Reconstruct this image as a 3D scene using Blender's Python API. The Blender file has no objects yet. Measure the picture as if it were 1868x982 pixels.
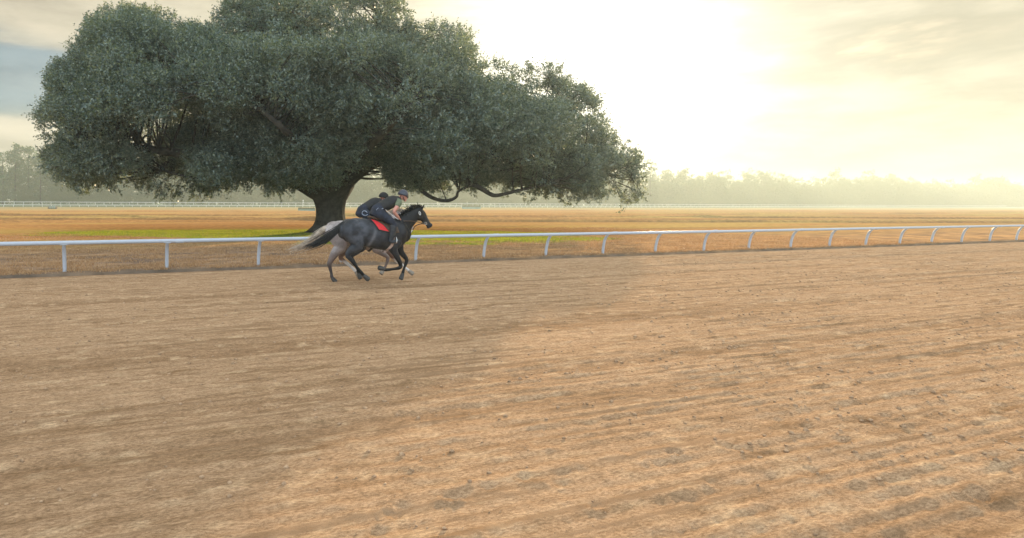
import bpy, bmesh, math, random
import numpy as np
from mathutils import Vector, Matrix
from mathutils.bvhtree import BVHTree

random.seed(7)
rng = np.random.default_rng(11)
PI = math.pi
S = bpy.context.scene
COL = S.collection

# ------------------------------------------------------------------ camera
F = 1100.0            # focal length in photo pixels
CX, CY = 600.0, 372.5 # principal point (level camera)
CAN_W, CAN_H = 1868.0, 982.0
OX, OY = 0.0, 0.0     # photo's place on the canvas
H = 2.2               # eye height
ROLL = 0.0033
cam_d = bpy.data.cameras.new('camera')
cam = bpy.data.objects.new('camera', cam_d)
COL.objects.link(cam)
cam.location = (0, 0, H)
cam.rotation_euler = (PI / 2, -ROLL, 0)
cam_d.sensor_fit = 'HORIZONTAL'
cam_d.sensor_width = 36.0
cam_d.lens = F * 36.0 / CAN_W
cam_d.shift_x = (CAN_W / 2 - (CX + OX)) / CAN_W
cam_d.shift_y = -(CAN_H / 2 - (CY + OY)) / CAN_W
cam_d.clip_start = 0.1
cam_d.clip_end = 12000
S.camera = cam

# ------------------------------------------------------------------ light
SUN_AZ, SUN_EL = math.radians(28.0), math.radians(10.5)
to_sun = Vector((math.sin(SUN_AZ) * math.cos(SUN_EL), math.cos(SUN_AZ) * math.cos(SUN_EL), math.sin(SUN_EL)))
sun_d = bpy.data.lights.new('sun', 'SUN')
sun = bpy.data.objects.new('sun', sun_d)
COL.objects.link(sun)
sun.rotation_euler = to_sun.to_track_quat('Z', 'Y').to_euler()
sun.location = to_sun * 300
sun_d.energy = 5.0
sun_d.angle = math.radians(0.5)
sun_d.color = (1.0, 0.76, 0.46)

S.view_settings.view_transform = 'Standard'
S.view_settings.look = 'None'
S.view_settings.exposure = 0.86
S.view_settings.gamma = 1.0
S.view_settings.use_curve_mapping = False
S.cycles.use_denoising = True
S.cycles.max_bounces = 6
S.cycles.diffuse_bounces = 3
S.cycles.glossy_bounces = 2
S.cycles.transmission_bounces = 4
S.cycles.volume_bounces = 1
S.cycles.sample_clamp_indirect = 6.0


class NT:
    """small helper around a node tree"""
    def __init__(self, tree):
        self.t = tree
        tree.nodes.clear()

    def n(self, kind, **kw):
        nd = self.t.nodes.new(kind)
        for k, v in kw.items():
            setattr(nd, k, v)
        return nd

    def link(self, a, b):
        self.t.links.new(a, b)

    def put(self, sock, v):
        if hasattr(v, 'is_linked') or isinstance(v, bpy.types.NodeSocket):
            self.t.links.new(v, sock)
        else:
            sock.default_value = v

    def math(self, op, a, b=0.0, c=0.0, clamp=False):
        nd = self.n('ShaderNodeMath', operation=op, use_clamp=clamp)
        for i, v in enumerate((a, b, c)):
            self.put(nd.inputs[i], v)
        return nd.outputs[0]

    def mapr(self, v, a, b, c=0.0, d=1.0, smooth=True):
        nd = self.n('ShaderNodeMapRange', interpolation_type='SMOOTHSTEP' if smooth else 'LINEAR')
        for i, x in enumerate((v, a, b, c, d)):
            self.put(nd.inputs[i], x)
        return nd.outputs[0]

    def mix(self, f, a, b, mode='MIX'):
        nd = self.n('ShaderNodeMix', data_type='RGBA', blend_type=mode)
        self.put(nd.inputs[0], f)
        for i, v in ((6, a), (7, b)):
            if isinstance(v, tuple):
                v = v if len(v) == 4 else v + (1,)
            self.put(nd.inputs[i], v)
        return nd.outputs[2]

    def noise(self, vec, scale, detail=4.0, rough=0.55, dist=0.0):
        nd = self.n('ShaderNodeTexNoise')
        nd.inputs['Scale'].default_value = scale
        nd.inputs['Detail'].default_value = detail
        nd.inputs['Roughness'].default_value = rough
        nd.inputs['Distortion'].default_value = dist
        if vec is not None:
            self.link(vec, nd.inputs['Vector'])
        return nd.outputs['Fac']


W_BASE, W_G1, W_G2, W_HIGH = 0.36, 0.08, 0.72, 0.58


def make_world():
    w = bpy.data.worlds.new('World')
    S.world = w
    w.use_nodes = True
    g = NT(w.node_tree)
    tc = g.n('ShaderNodeTexCoord')
    sky = g.n('ShaderNodeTexSky', sky_type='NISHITA')
    sky.sun_disc = False
    sky.sun_elevation = SUN_EL
    sky.sun_rotation = SUN_AZ
    sky.air_density = 1.0
    sky.dust_density = 2.0
    sky.altitude = 50
    sep = g.n('ShaderNodeSeparateXYZ')
    g.link(tc.outputs['Generated'], sep.inputs[0])
    zz = sep.outputs[2]
    dot = g.n('ShaderNodeVectorMath', operation='DOT_PRODUCT')
    g.link(tc.outputs['Generated'], dot.inputs[0])
    gl = Vector((math.sin(math.radians(24)) * math.cos(math.radians(12)), math.cos(math.radians(24)) * math.cos(math.radians(12)), math.sin(math.radians(12))))
    dot.inputs[1].default_value = gl
    d = g.math('MAXIMUM', dot.outputs['Value'], 0.0)
    # cloud veil: streaky noise on the sky dome, flattened in z
    mp = g.n('ShaderNodeMapping')
    mp.inputs['Scale'].default_value = (1.0, 1.0, 3.6)
    mp.inputs['Location'].default_value = (0.31, 0.2, 0.12)
    g.link(tc.outputs['Generated'], mp.inputs[0])
    n1 = g.noise(mp.outputs[0], 2.1, 6, 0.55, 0.35)
    n2 = g.noise(mp.outputs[0], 6.0, 5, 0.6, 0.2)
    cover = g.math('ADD', n1, g.math('MULTIPLY', g.math('SUBTRACT', n2, 0.5), 0.35))
    # a hole of clear blue low on the left, a bank of cloud under it
    wob = g.math('MULTIPLY', g.math('SUBTRACT', n1, 0.5), 0.12)
    dz = g.math('ABSOLUTE', g.math('SUBTRACT', g.math('ADD', zz, wob), 0.185))
    hz_ = g.mapr(dz, 0.030, 0.080, 1.0, 0.0)
    hx = g.mapr(sep.outputs[0], -0.40, -0.26, 1.0, 0.0)
    hy = g.mapr(sep.outputs[1], 0.3, 0.6)
    hl = g.math('MULTIPLY', g.math('MULTIPLY', hz_, hx), g.math('MULTIPLY', hy, 0.46))
    cover = g.math('SUBTRACT', g.math('ADD', cover, 0.26), hl)
    behind = g.mapr(sep.outputs[1], -0.5, 0.3, 1.0, 0.0)
    cover = g.math('SUBTRACT', cover, g.math('MULTIPLY', behind, 0.10))
    mask = g.mapr(cover, 0.40, 0.66)
    # cloud: cream in front, white towards the sun, added cool fill overhead and behind
    g1 = g.math('POWER', d, 6.0)
    g2 = g.math('POWER', d, 50.0)
    high = g.mapr(zz, 0.32, 0.75)
    cool = g.math('MAXIMUM', g.math('MULTIPLY', high, 0.62), g.math('MULTIPLY', behind, 1.70))
    bright = g.math('ADD', W_BASE, g.math('ADD', g.math('MULTIPLY', g1, W_G1), g.math('MULTIPLY', g2, W_G2)))
    shade = g.mapr(g.math('ADD', g.math('MULTIPLY', n2, 0.5), g.math('MULTIPLY', n1, 0.5)), 0.38, 0.64, 0.78, 1.22)
    bright = g.math('MULTIPLY', bright, shade)
    bright = g.math('ADD', bright, g.math('MULTIPLY', cool, W_HIGH))
    ccol = g.mix(g.mapr(d, 0.55, 0.97), (1.0, 0.89, 0.68), (1.0, 0.91, 0.68))
    ccol = g.mix(g.math('MULTIPLY', g2, 0.9, clamp=True), ccol, (1.0, 0.96, 0.86))
    ccol = g.mix(g.math('MULTIPLY', cool, 0.70, clamp=True), ccol, (0.74, 0.89, 1.0))
    # warm lit top of a low cloud bank on the left
    bank = g.math('MULTIPLY', g.mapr(g.math('ABSOLUTE', g.math('SUBTRACT', g.math('ADD', zz, g.math('MULTIPLY', wob, 0.5)), 0.112)), 0.006, 0.034, 1.0, 0.0), g.math('MULTIPLY', hx, hy))
    bright = g.math('ADD', bright, g.math('MULTIPLY', bank, 0.17))
    # grey blue cloud in the hollow
    grey = g.math('MULTIPLY', g.math('MULTIPLY', hz_, hx), hy)
    b1 = g.n('ShaderNodeBackground')
    g.link(sky.outputs[0], b1.inputs[0])
    b1.inputs[1].default_value = 0.062
    b2 = g.n('ShaderNodeBackground')
    g.link(ccol, b2.inputs[0])
    g.link(bright, b2.inputs[1])
    mx = g.n('ShaderNodeMixShader')
    g.link(mask, mx.inputs[0])
    g.link(b1.outputs[0], mx.inputs[1])
    g.link(b2.outputs[0], mx.inputs[2])
    out = g.n('ShaderNodeOutputWorld')
    b3 = g.n('ShaderNodeBackground')
    b3.inputs[0].default_value = (0.66, 0.84, 0.92, 1)
    g.link(g.mapr(n2, 0.3, 0.7, 0.20, 0.30), b3.inputs[1])
    m2 = g.n('ShaderNodeMixShader')
    g.link(g.math('MULTIPLY', grey, 0.8), m2.inputs[0])
    g.link(mx.outputs[0], m2.inputs[1])
    g.link(b3.outputs[0], m2.inputs[2])
    g.link(m2.outputs[0], out.inputs[0])


make_world()

# ------------------------------------------------------------------ frames and helpers
def unroll(px, py):
    dx, dy = px - CX, py - CY
    return dx + ROLL * dy, dy - ROLL * dx      # photo pixel -> level image plane


def ground(px, py, z=0.0):
    a, b = unroll(px, py)
    d = (H - z) * F / b
    return Vector((a / F * d, d, z))


def at(px, py, Y):
    a, b = unroll(px, py)
    return Vector((a / F * Y, Y, H - b / F * Y))


_A, _B = ground(118, 502), ground(1195, 464)
E = (_B - _A).normalized()                     # along the rail, direction of travel
N = Vector((-E.y, E.x, 0))                     # across it, into the infield
V_RAIL = _A.dot(N)
HEAD = math.atan2(E.y, E.x)
UV_ROT = Matrix.Rotation(HEAD, 4, 'Z')


def uv(u, v, z=0.0):
    return E * u + N * v + Vector((0, 0, z))


def vnoise(x, y, seed=0):
    """smooth value noise on numpy arrays"""
    xi, yi = np.floor(x).astype(np.int64), np.floor(y).astype(np.int64)
    fx, fy = x - xi, y - yi
    fx, fy = fx * fx * (3 - 2 * fx), fy * fy * (3 - 2 * fy)

    def hsh(a, b):
        n = (a * 374761393 + b * 668265263 + seed * 974634777) & 0x7fffffff
        n = ((n ^ (n >> 13)) * 1274126177) & 0x7fffffff
        return ((n ^ (n >> 16)) & 0xffff) / 65535.0
    return (hsh(xi, yi) * (1 - fx) + hsh(xi + 1, yi) * fx) * (1 - fy) + (hsh(xi, yi + 1) * (1 - fx) + hsh(xi + 1, yi + 1) * fx) * fy


def fbm(x, y, seed=0, octv=4):
    s, a, t = 0.0, 1.0, 0.0
    for k in range(octv):
        s = s + a * vnoise(x * 2 ** k, y * 2 ** k, seed + k)
        t += a
        a *= 0.5
    return s / t


def mesh_np(name, verts, faces, attr=None):
    """fast mesh from numpy arrays; faces is (n,3) or (n,4)"""
    me = bpy.data.meshes.new(name)
    nv, nf, k = len(verts), len(faces), faces.shape[1]
    me.vertices.add(nv)
    me.vertices.foreach_set('co', np.asarray(verts, dtype=np.float32).ravel())
    me.loops.add(nf * k)
    me.loops.foreach_set('vertex_index', np.asarray(faces, dtype=np.int32).ravel())
    me.polygons.add(nf)
    me.polygons.foreach_set('loop_start', np.arange(nf, dtype=np.int32) * k)
    try:
        me.polygons.foreach_set('loop_total', np.full(nf, k, dtype=np.int32))
    except Exception:
        pass
    me.update(calc_edges=True)
    if attr is not None:
        at_ = me.color_attributes.new('tint', 'FLOAT_COLOR', 'POINT')
        c = np.ones((nv, 4), dtype=np.float32)
        c[:, :3] = attr
        at_.data.foreach_set('color', c.ravel())
    return me


def smooth(me):
    me.polygons.foreach_set('use_smooth', np.ones(len(me.polygons), dtype=bool))
    return me


def link(name, me, mat=None, parent=None):
    o = bpy.data.objects.new(name, me)
    COL.objects.link(o)
    if mat is not None and me is not None and len(me.materials) == 0:
        me.materials.append(mat)
    if parent is not None:
        o.parent = parent
    return o


def empty(name, loc=(0, 0, 0), rz=0.0):
    o = bpy.data.objects.new(name, None)
    COL.objects.link(o)
    o.empty_display_size = 0.2
    o.location = loc
    o.rotation_euler = (0, 0, rz)
    return o


def tag(o, label=None, cat=None, group=None, kind=None):
    for k, v in (('label', label), ('category', cat), ('group', group), ('kind', kind)):
        if v:
            o[k] = v
    return o


class Geo:
    """collects tubes, boxes and the like into one mesh"""
    def __init__(self):
        self.v, self.f = [], []

    def add(self, vs, fs):
        o = len(self.v)
        self.v += [tuple(p) for p in vs]
        self.f += [tuple(i + o for i in f) for f in fs]
        return self

    def tube(self, path, rad, n=12, sub=3, up=Vector((0, 1, 0)), cap=True):
        """rounded tube; rad is a list of r or (width along up, height)"""
        P = [Vector(p) for p in path]
        R = [Vector((r, r)) if not hasattr(r, '__len__') else Vector(r[:2]) for r in rad]
        pp, rr = [], []
        m = len(P)
        for i in range(m - 1):
            p0, p1, p2, p3 = P[max(i - 1, 0)], P[i], P[i + 1], P[min(i + 2, m - 1)]
            for s in range(sub):
                t = s / sub
                pp.append(0.5 * ((2 * p1) + (p2 - p0) * t + (2 * p0 - 5 * p1 + 4 * p2 - p3) * t * t + (3 * p1 - p0 - 3 * p2 + p3) * t ** 3))
                rr.append(R[i].lerp(R[i + 1], t * t * (3 - 2 * t) if sub > 1 else t))
        pp.append(P[-1]); rr.append(R[-1])
        tg = []
        for i in range(len(pp)):
            a, b = pp[max(i - 1, 0)], pp[min(i + 1, len(pp) - 1)]
            t = (b - a)
            tg.append(t.normalized() if t.length > 1e-9 else Vector((0, 0, 1)))
        rings = []
        if cap:
            for k in (0.35, 0.8):
                s = math.sin(math.acos(1 - k)) if False else math.sqrt(1 - (1 - k) ** 2)
                rings.append((pp[0] - tg[0] * (1 - k) * rr[0].length * 0.6, rr[0] * s, tg[0]))
        rings += list(zip(pp, rr, tg))
        if cap:
            for k in (0.8, 0.35):
                s = math.sqrt(1 - (1 - k) ** 2)
                rings.append((pp[-1] + tg[-1] * (1 - k) * rr[-1].length * 0.6, rr[-1] * s, tg[-1]))
        vs, fs = [], []
        ax_prev = None
        for c, r, t in rings:
            u_ = up - t * up.dot(t)
            if u_.length < 0.05:
                u_ = ax_prev if ax_prev is not None else t.orthogonal()
            ax = u_.normalized()
            ax_prev = ax
            bx = t.cross(ax)
            for j in range(n):
                a = 2 * PI * j / n
                vs.append(c + ax * (math.cos(a) * r[0]) + bx * (math.sin(a) * r[1]))
        for i in range(len(rings) - 1):
            for j in range(n):
                k = (j + 1) % n
                fs.append((i * n + j, i * n + k, (i + 1) * n + k, (i + 1) * n + j))
        fs.append(tuple(reversed(range(n))))
        fs.append(tuple(range((len(rings) - 1) * n, len(rings) * n)))
        return self.add(vs, fs)

    def ball(self, c, r, n=14, m=9):
        c = Vector(c)
        r = Vector((r, r, r)) if not hasattr(r, '__len__') else Vector(r)
        vs = [c + Vector((0, 0, r.z))]
        for i in range(1, m):
            th = PI * i / m
            for j in range(n):
                ph = 2 * PI * j / n
                vs.append(c + Vector((math.sin(th) * math.cos(ph) * r.x, math.sin(th) * math.sin(ph) * r.y, math.cos(th) * r.z)))
        vs.append(c - Vector((0, 0, r.z)))
        fs = []
        for j in range(n):
            k = (j + 1) % n
            fs.append((0, 1 + j, 1 + k))
            for i in range(m - 2):
                fs.append((1 + i * n + j, 1 + (i + 1) * n + j, 1 + (i + 1) * n + k, 1 + i * n + k))
            fs.append((1 + (m - 2) * n + k, 1 + (m - 2) * n + j, len(vs) - 1))
        return self.add(vs, fs)

    def box(self, c, s, bev=0.0):
        bm = bmesh.new()
        bmesh.ops.create_cube(bm, size=1.0)
        for v in bm.verts:
            v.co = Vector(c) + Vector((v.co.x * s[0], v.co.y * s[1], v.co.z * s[2]))
        if bev > 0:
            bmesh.ops.bevel(bm, geom=bm.edges[:], offset=bev, segments=2, profile=0.5, affect='EDGES')
        bm.verts.index_update()
        self.add([v.co.copy() for v in bm.verts], [[v.index for v in f.verts] for f in bm.faces])
        bm.free()
        return self

    def mesh(self, name):
        me = bpy.data.meshes.new(name)
        me.from_pydata(self.v, [], self.f)
        me.update()
        return me

    def build(self, name, mat, parent=None, sm=True):
        me = self.mesh(name)
        if sm:
            smooth(me)
        return link(name, me, mat, parent)

    def organic(self, name, voxel=0.014, it=5, fac=0.5):
        """fuse the overlapping pieces into one continuous skin"""
        me = self.mesh('tmp')
        o = bpy.data.objects.new('tmp', me)
        COL.objects.link(o)
        m = o.modifiers.new('r', 'REMESH')
        m.mode = 'VOXEL'
        m.voxel_size = voxel
        m.use_smooth_shade = True
        if it:
            k = o.modifiers.new('s', 'SMOOTH')
            k.iterations = it
            k.factor = fac
        dg = bpy.context.evaluated_depsgraph_get()
        dg.update()
        res = bpy.data.meshes.new_from_object(o.evaluated_get(dg))
        bpy.data.objects.remove(o)
        bpy.data.meshes.remove(me)
        res.name = name
        smooth(res)
        return res


def verts_of(me):
    a = np.empty(len(me.vertices) * 3, dtype=np.float32)
    me.vertices.foreach_get('co', a)
    return a.reshape(-1, 3)


def set_tint(me, rgb):
    at_ = me.color_attributes.new('tint', 'FLOAT_COLOR', 'POINT')
    c = np.ones((len(me.vertices), 4), dtype=np.float32)
    c[:, :3] = rgb
    at_.data.foreach_set('color', c.ravel())


# ------------------------------------------------------------------ materials
def mat_new(name):
    m = bpy.data.materials.new(name)
    m.use_nodes = True
    return m, NT(m.node_tree)


def simple(name, col, rough=0.6, var=0.25, scale=14.0, bump=0.0, spec=0.4, metal=0.0, coat=0.0, sheen=0.0):
    """principled with a little procedural variation"""
    m, g = mat_new(name)
    tc = g.n('ShaderNodeTexCoord')
    nz = g.noise(tc.outputs['Object'], scale, 5, 0.6)
    c = g.mix(g.mapr(nz, 0.3, 0.7), tuple(x * (1 - var) for x in col), tuple(min(1, x * (1 + var)) for x in col))
    p = g.n('ShaderNodeBsdfPrincipled')
    g.link(c, p.inputs['Base Color'])
    p.inputs['Roughness'].default_value = rough
    p.inputs['Specular IOR Level'].default_value = spec
    p.inputs['Metallic'].default_value = metal
    p.inputs['Coat Weight'].default_value = coat
    p.inputs['Sheen Weight'].default_value = sheen
    if bump:
        b = g.n('ShaderNodeBump')
        b.inputs['Strength'].default_value = 0.6
        b.inputs['Distance'].default_value = bump
        g.link(g.noise(tc.outputs['Object'], scale * 4, 5, 0.65), b.inputs['Height'])
        g.link(b.outputs[0], p.inputs['Normal'])
    o = g.n('ShaderNodeOutputMaterial')
    g.link(p.outputs[0], o.inputs[0])
    return m


def tinted(name, rough=0.6, var=0.2, scale=8.0, bump=0.004, spec=0.3, bscale=60.0, sheen=0.0, stretch=(1, 1, 1)):
    """colour from the mesh's own tint attribute, broken up by noise"""
    m, g = mat_new(name)
    tc = g.n('ShaderNodeTexCoord')
    mp = g.n('ShaderNodeMapping')
    mp.inputs['Scale'].default_value = stretch
    g.link(tc.outputs['Object'], mp.inputs[0])
    a = g.n('ShaderNodeAttribute', attribute_name='tint')
    nz = g.noise(mp.outputs[0], scale, 6, 0.62)
    c = g.mix(1.0, a.outputs['Color'], g.mix(g.mapr(nz, 0.25, 0.75), (1 - var,) * 3, (1 + var,) * 3), 'MULTIPLY')
    p = g.n('ShaderNodeBsdfPrincipled')
    g.link(c, p.inputs['Base Color'])
    p.inputs['Roughness'].default_value = rough
    p.inputs['Specular IOR Level'].default_value = spec
    p.inputs['Sheen Weight'].default_value = sheen
    if bump:
        b = g.n('ShaderNodeBump')
        b.inputs['Strength'].default_value = 0.7
        b.inputs['Distance'].default_value = bump
        g.link(g.noise(mp.outputs[0], bscale, 5, 0.65), b.inputs['Height'])
        g.link(b.outputs[0], p.inputs['Normal'])
    o = g.n('ShaderNodeOutputMaterial')
    g.link(p.outputs[0], o.inputs[0])
    return m


def leaf_mat(name, c1, c2, c3, trans=0.35, scale=0.35, spec=0.25, rough=0.5, rpow=1.6, tcol=(1.5, 1.35, 0.45)):
    m, g = mat_new(name)
    ge = g.n('ShaderNodeNewGeometry')
    tc = g.n('ShaderNodeTexCoord')
    nz = g.noise(tc.outputs['Object'], scale, 3, 0.5)
    c = g.mix(g.mapr(nz, 0.35, 0.65), c1, c2)
    c = g.mix(g.math('POWER', ge.outputs['Random Per Island'], rpow), c, c3)
    p = g.n('ShaderNodeBsdfPrincipled')
    g.link(c, p.inputs['Base Color'])
    p.inputs['Roughness'].default_value = rough
    p.inputs['Specular IOR Level'].default_value = spec
    t = g.n('ShaderNodeBsdfTranslucent')
    g.link(g.mix(1.0, c, tcol, 'MULTIPLY'), t.inputs[0])
    mx = g.n('ShaderNodeMixShader')
    mx.inputs[0].default_value = trans
    g.link(p.outputs[0], mx.inputs[1])
    g.link(t.outputs[0], mx.inputs[2])
    o = g.n('ShaderNodeOutputMaterial')
    g.link(mx.outputs[0], o.inputs[0])
    return m


M_LEAF = leaf_mat('oak leaves', (0.062, 0.098, 0.088), (0.102, 0.148, 0.132), (0.27, 0.32, 0.28), 0.36, 0.35, 0.6, 0.42, 2.6)
M_FARLEAF = leaf_mat('far foliage', (0.045, 0.090, 0.044), (0.068, 0.115, 0.050), (0.095, 0.125, 0.045), 0.22, 0.05)
M_BARK = simple('oak bark', (0.045, 0.040, 0.034), 0.9, 0.5, 3.0, 0.05, 0.15)
M_WHITE, g = mat_new('white rail paint')
tc = g.n('ShaderNodeTexCoord')
spz = g.n('ShaderNodeSeparateXYZ')
g.link(tc.outputs['Object'], spz.inputs[0])
nz = g.noise(tc.outputs['Object'], 7.0, 6, 0.65)
nf = g.noise(tc.outputs['Object'], 60.0, 4, 0.7)
low = g.mapr(spz.outputs[2], 0.0, 0.55, 0.62, 0.36)
dirt = g.mapr(g.math('ADD', g.math('MULTIPLY', nz, 0.6), g.math('MULTIPLY', nf, 0.4)), g.math('SUBTRACT', 1.02, low), g.math('SUBTRACT', 1.22, low))
pb = g.n('ShaderNodeBsdfPrincipled')
g.link(g.mix(dirt, g.mix(nz, (0.38, 0.41, 0.47), (0.46, 0.49, 0.55)), (0.30, 0.22, 0.15)), pb.inputs['Base Color'])
pb.inputs['Roughness'].default_value = 0.42
ou = g.n('ShaderNodeOutputMaterial')
g.link(pb.outputs[0], ou.inputs[0])
M_WHITE_OLD = simple('weathered white paint', (0.70, 0.72, 0.72), 0.55, 0.10, 7.0, 0.002, 0.4)


# ------------------------------------------------------------------ terrain
V_EDGE = V_RAIL - 0.32          # where the dirt meets the turf
FAR_A = uv(0, 0)                # far rail line: chosen where its posts stand in the view
_fa = Vector((-600 / F * 272, 272, 0))
V_FAR = _fa.dot(N)
U_FAR0 = _fa.dot(E)
V_FAR2 = V_FAR + 22.0


DITCH = ((76.5, 0.30, 1), (103.0, 0.32, 2), (90.0, 0.12, 3))


def ditch_off(u, v, yc, sd):
    Y = u * E.y + v * N.y
    X = u * E.x + v * N.x
    return Y - yc - 1.6 * (vnoise(X * 0.035, X * 0 + sd, sd + 60) - 0.5)


def profile(u, v):
    """height of the land, all arrays in rail coordinates"""
    z = np.where(v > V_EDGE, 0.055, -0.06)
    # little raised lip of turf along the track
    z = z + np.where(v > V_EDGE, 0.05 * np.exp(-((v - V_EDGE - 0.35) / 0.35) ** 2) * (0.6 + 0.8 * vnoise(u * 0.8, v * 0.6, 4)), 0)
    # low ridges across the infield
    for vc, hgt, wid, sd in ((74, 0.30, 1.1, 1), (79, 0.18, 0.9, 5), (96, 0.38, 1.6, 2), (118, 0.30, 2.0, 3), (160, 0.35, 3.0, 8)):
        wob = 1.2 * (vnoise(u * 0.05, u * 0 + sd, sd) - 0.5) * 2
        z = z + hgt * np.exp(-((v - vc - wob) / wid) ** 2) * (0.35 + 1.0 * vnoise(u * 0.12, v * 0 + 3, sd + 20))
    for yc, hgt, sd in DITCH:
        z = z + hgt * np.exp(-((ditch_off(u, v, yc, sd) - 0.9) / 0.55) ** 2) - 0.6 * hgt * np.exp(-(ditch_off(u, v, yc, sd) / 0.45) ** 2)
    z = z + np.clip((v - 22) / 20, 0, 1) * 0.10 * (fbm(u * 0.12, v * 0.12, 9, 3) - 0.5)
    z = z + 0.35 * np.clip((v - 200) / (V_FAR - 200), 0, 1)
    z = z + 1.1 * np.clip((v - V_FAR - 4) / 16, 0, 1)
    return z


def grid(name, us, vs, zf, tintf=None):
    U, V = np.meshgrid(us, vs)
    Z = zf(U, V)
    X = U * E.x + V * N.x
    Y = U * E.y + V * N.y
    pts = np.stack([X.ravel(), Y.ravel(), Z.ravel()], 1)
    nu, nv = len(us), len(vs)
    i = np.arange((nv - 1) * nu).reshape(nv - 1, nu)[:, :-1].ravel()
    fs = np.stack([i, i + 1, i + nu + 1, i + nu], 1)
    t = tintf(U, V).reshape(-1, 3) if tintf else None
    return smooth(mesh_np(name, pts, fs, t))


def lerp3(a, b, w):
    a, b = np.asarray(a, dtype=float), np.asarray(b, dtype=float)
    return a + (b - a) * w[..., None]


def green_mask(u, v):
    X = u * E.x + v * N.x
    Y = u * E.y + v * N.y
    a = 1 - np.sqrt(((X + 0.5) / 19.5) ** 2 + ((Y - 43.6) / 6.4) ** 2)
    b = 1 - np.sqrt(((X - 6.5) / 11.5) ** 2 + ((Y - 39.6) / 7.3) ** 2)
    m = np.maximum(a * 3.0, b * 1.3) + 1.5 * (fbm(X * 0.4, Y * 0.7, 33, 5) - 0.5)
    return np.clip(m * 2.0 + np.where(X < 1, 0.55, 0.2), 0, 1)


def land_tint(u, v):
    dry = lerp3((0.33, 0.150, 0.052), (0.41, 0.22, 0.082), fbm(u * 0.10, v * 0.35, 41, 4))
    dry = lerp3(dry, (0.38, 0.25, 0.080), np.clip((fbm(u * 0.02, v * 0.16, 51, 3) - 0.48) * 5, 0, 1) * 0.8)
    dry = lerp3(dry, (0.25, 0.14, 0.055), np.clip((fbm(u * 0.03, v * 0.5, 61, 3) - 0.55) * 5, 0, 1) * 0.7)
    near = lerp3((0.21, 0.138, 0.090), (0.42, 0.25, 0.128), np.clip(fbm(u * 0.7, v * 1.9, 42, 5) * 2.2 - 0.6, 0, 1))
    near = lerp3(near * np.array((0.78, 0.82, 0.93)), near * np.array((1.12, 1.02, 0.86)), np.clip((u - 7) / 9, 0, 1))  # shade painted into the left of the turf, sunlit warmth into the right
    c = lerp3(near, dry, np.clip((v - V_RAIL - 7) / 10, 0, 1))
    # beige far turf in front of the far rail
    c = lerp3(c, (0.30, 0.23, 0.11), np.clip((v - V_FAR + 130) / 60, 0, 1) * 0.75)
    c = lerp3(c, (0.30, 0.235, 0.15), np.clip((v - V_FAR + 10) / 10, 0, 1))
    c = lerp3(c, (0.10, 0.115, 0.06), np.clip((v - V_FAR - 3) / 3, 0, 1))
    c = lerp3(c, (0.10, 0.12, 0.05), np.clip((v - V_FAR2 - 2) / 8, 0, 1))
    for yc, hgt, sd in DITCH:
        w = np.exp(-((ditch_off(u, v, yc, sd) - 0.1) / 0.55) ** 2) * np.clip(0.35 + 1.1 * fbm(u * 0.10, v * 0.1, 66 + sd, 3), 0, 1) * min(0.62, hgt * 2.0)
        c = lerp3(c, (0.085, 0.055, 0.028), np.clip(w, 0, 1))  # dark soil plus the ditches' shaded near faces, both put into the colour
    g = green_mask(u, v)
    c = lerp3(c, lerp3((0.09, 0.14, 0.016), (0.18, 0.235, 0.024), np.clip(fbm(u * 1.6, v * 2.4, 35, 4) * 2.4 - 0.7, 0, 1)), g)
    # bare soil at the track's edge
    c = lerp3(c, (0.135, 0.100, 0.075), np.clip(1 - (v - V_EDGE) / 0.7, 0, 1) * np.clip(0.2 + 1.3 * fbm(u * 1.2, v * 3, 71, 3), 0, 1))
    return c


M_LAND = tinted('dry turf', 1.0, 0.28, 1.6, 0.03, 0.0, 9.0)
us = np.unique(np.concatenate([np.arange(-40, 80, 0.4), np.arange(-120, 200, 1.0), np.arange(-300, 900, 6.0), np.linspace(-4000, 5000, 60)]))
vs = np.unique(np.concatenate([np.linspace(-3000, -40, 12), [-20, 0, V_EDGE - 1.0, V_EDGE - 0.02, V_EDGE, V_EDGE + 0.02], np.arange(V_EDGE + 0.1, V_EDGE + 2.5, 0.1),
                               np.arange(V_EDGE + 2.5, 60, 0.35), np.arange(60, 125, 0.25), np.arange(125, 175, 0.5), np.arange(175, V_FAR - 6, 4), np.arange(V_FAR - 6, V_FAR2 + 14, 1.5), np.linspace(V_FAR2 + 20, 6000, 24)]))
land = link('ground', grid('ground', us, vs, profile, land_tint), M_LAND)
tag(land, kind='structure')

# the dirt track, harrowed in lines along the rail
def wander(u, v):
    return v + 0.10 * (vnoise(u * 0.06, v * 0.25, 81) - 0.5) * 2


def furrows(u, v):
    return np.maximum(np.clip(vnoise(u * 0.02, wander(u, v) * 1.25, 82) - 0.70, 0, 1) * 3.3, np.clip(vnoise(u * 0.035, wander(u, v) * 3.1, 182) - 0.74, 0, 1) * 3.4)


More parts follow.
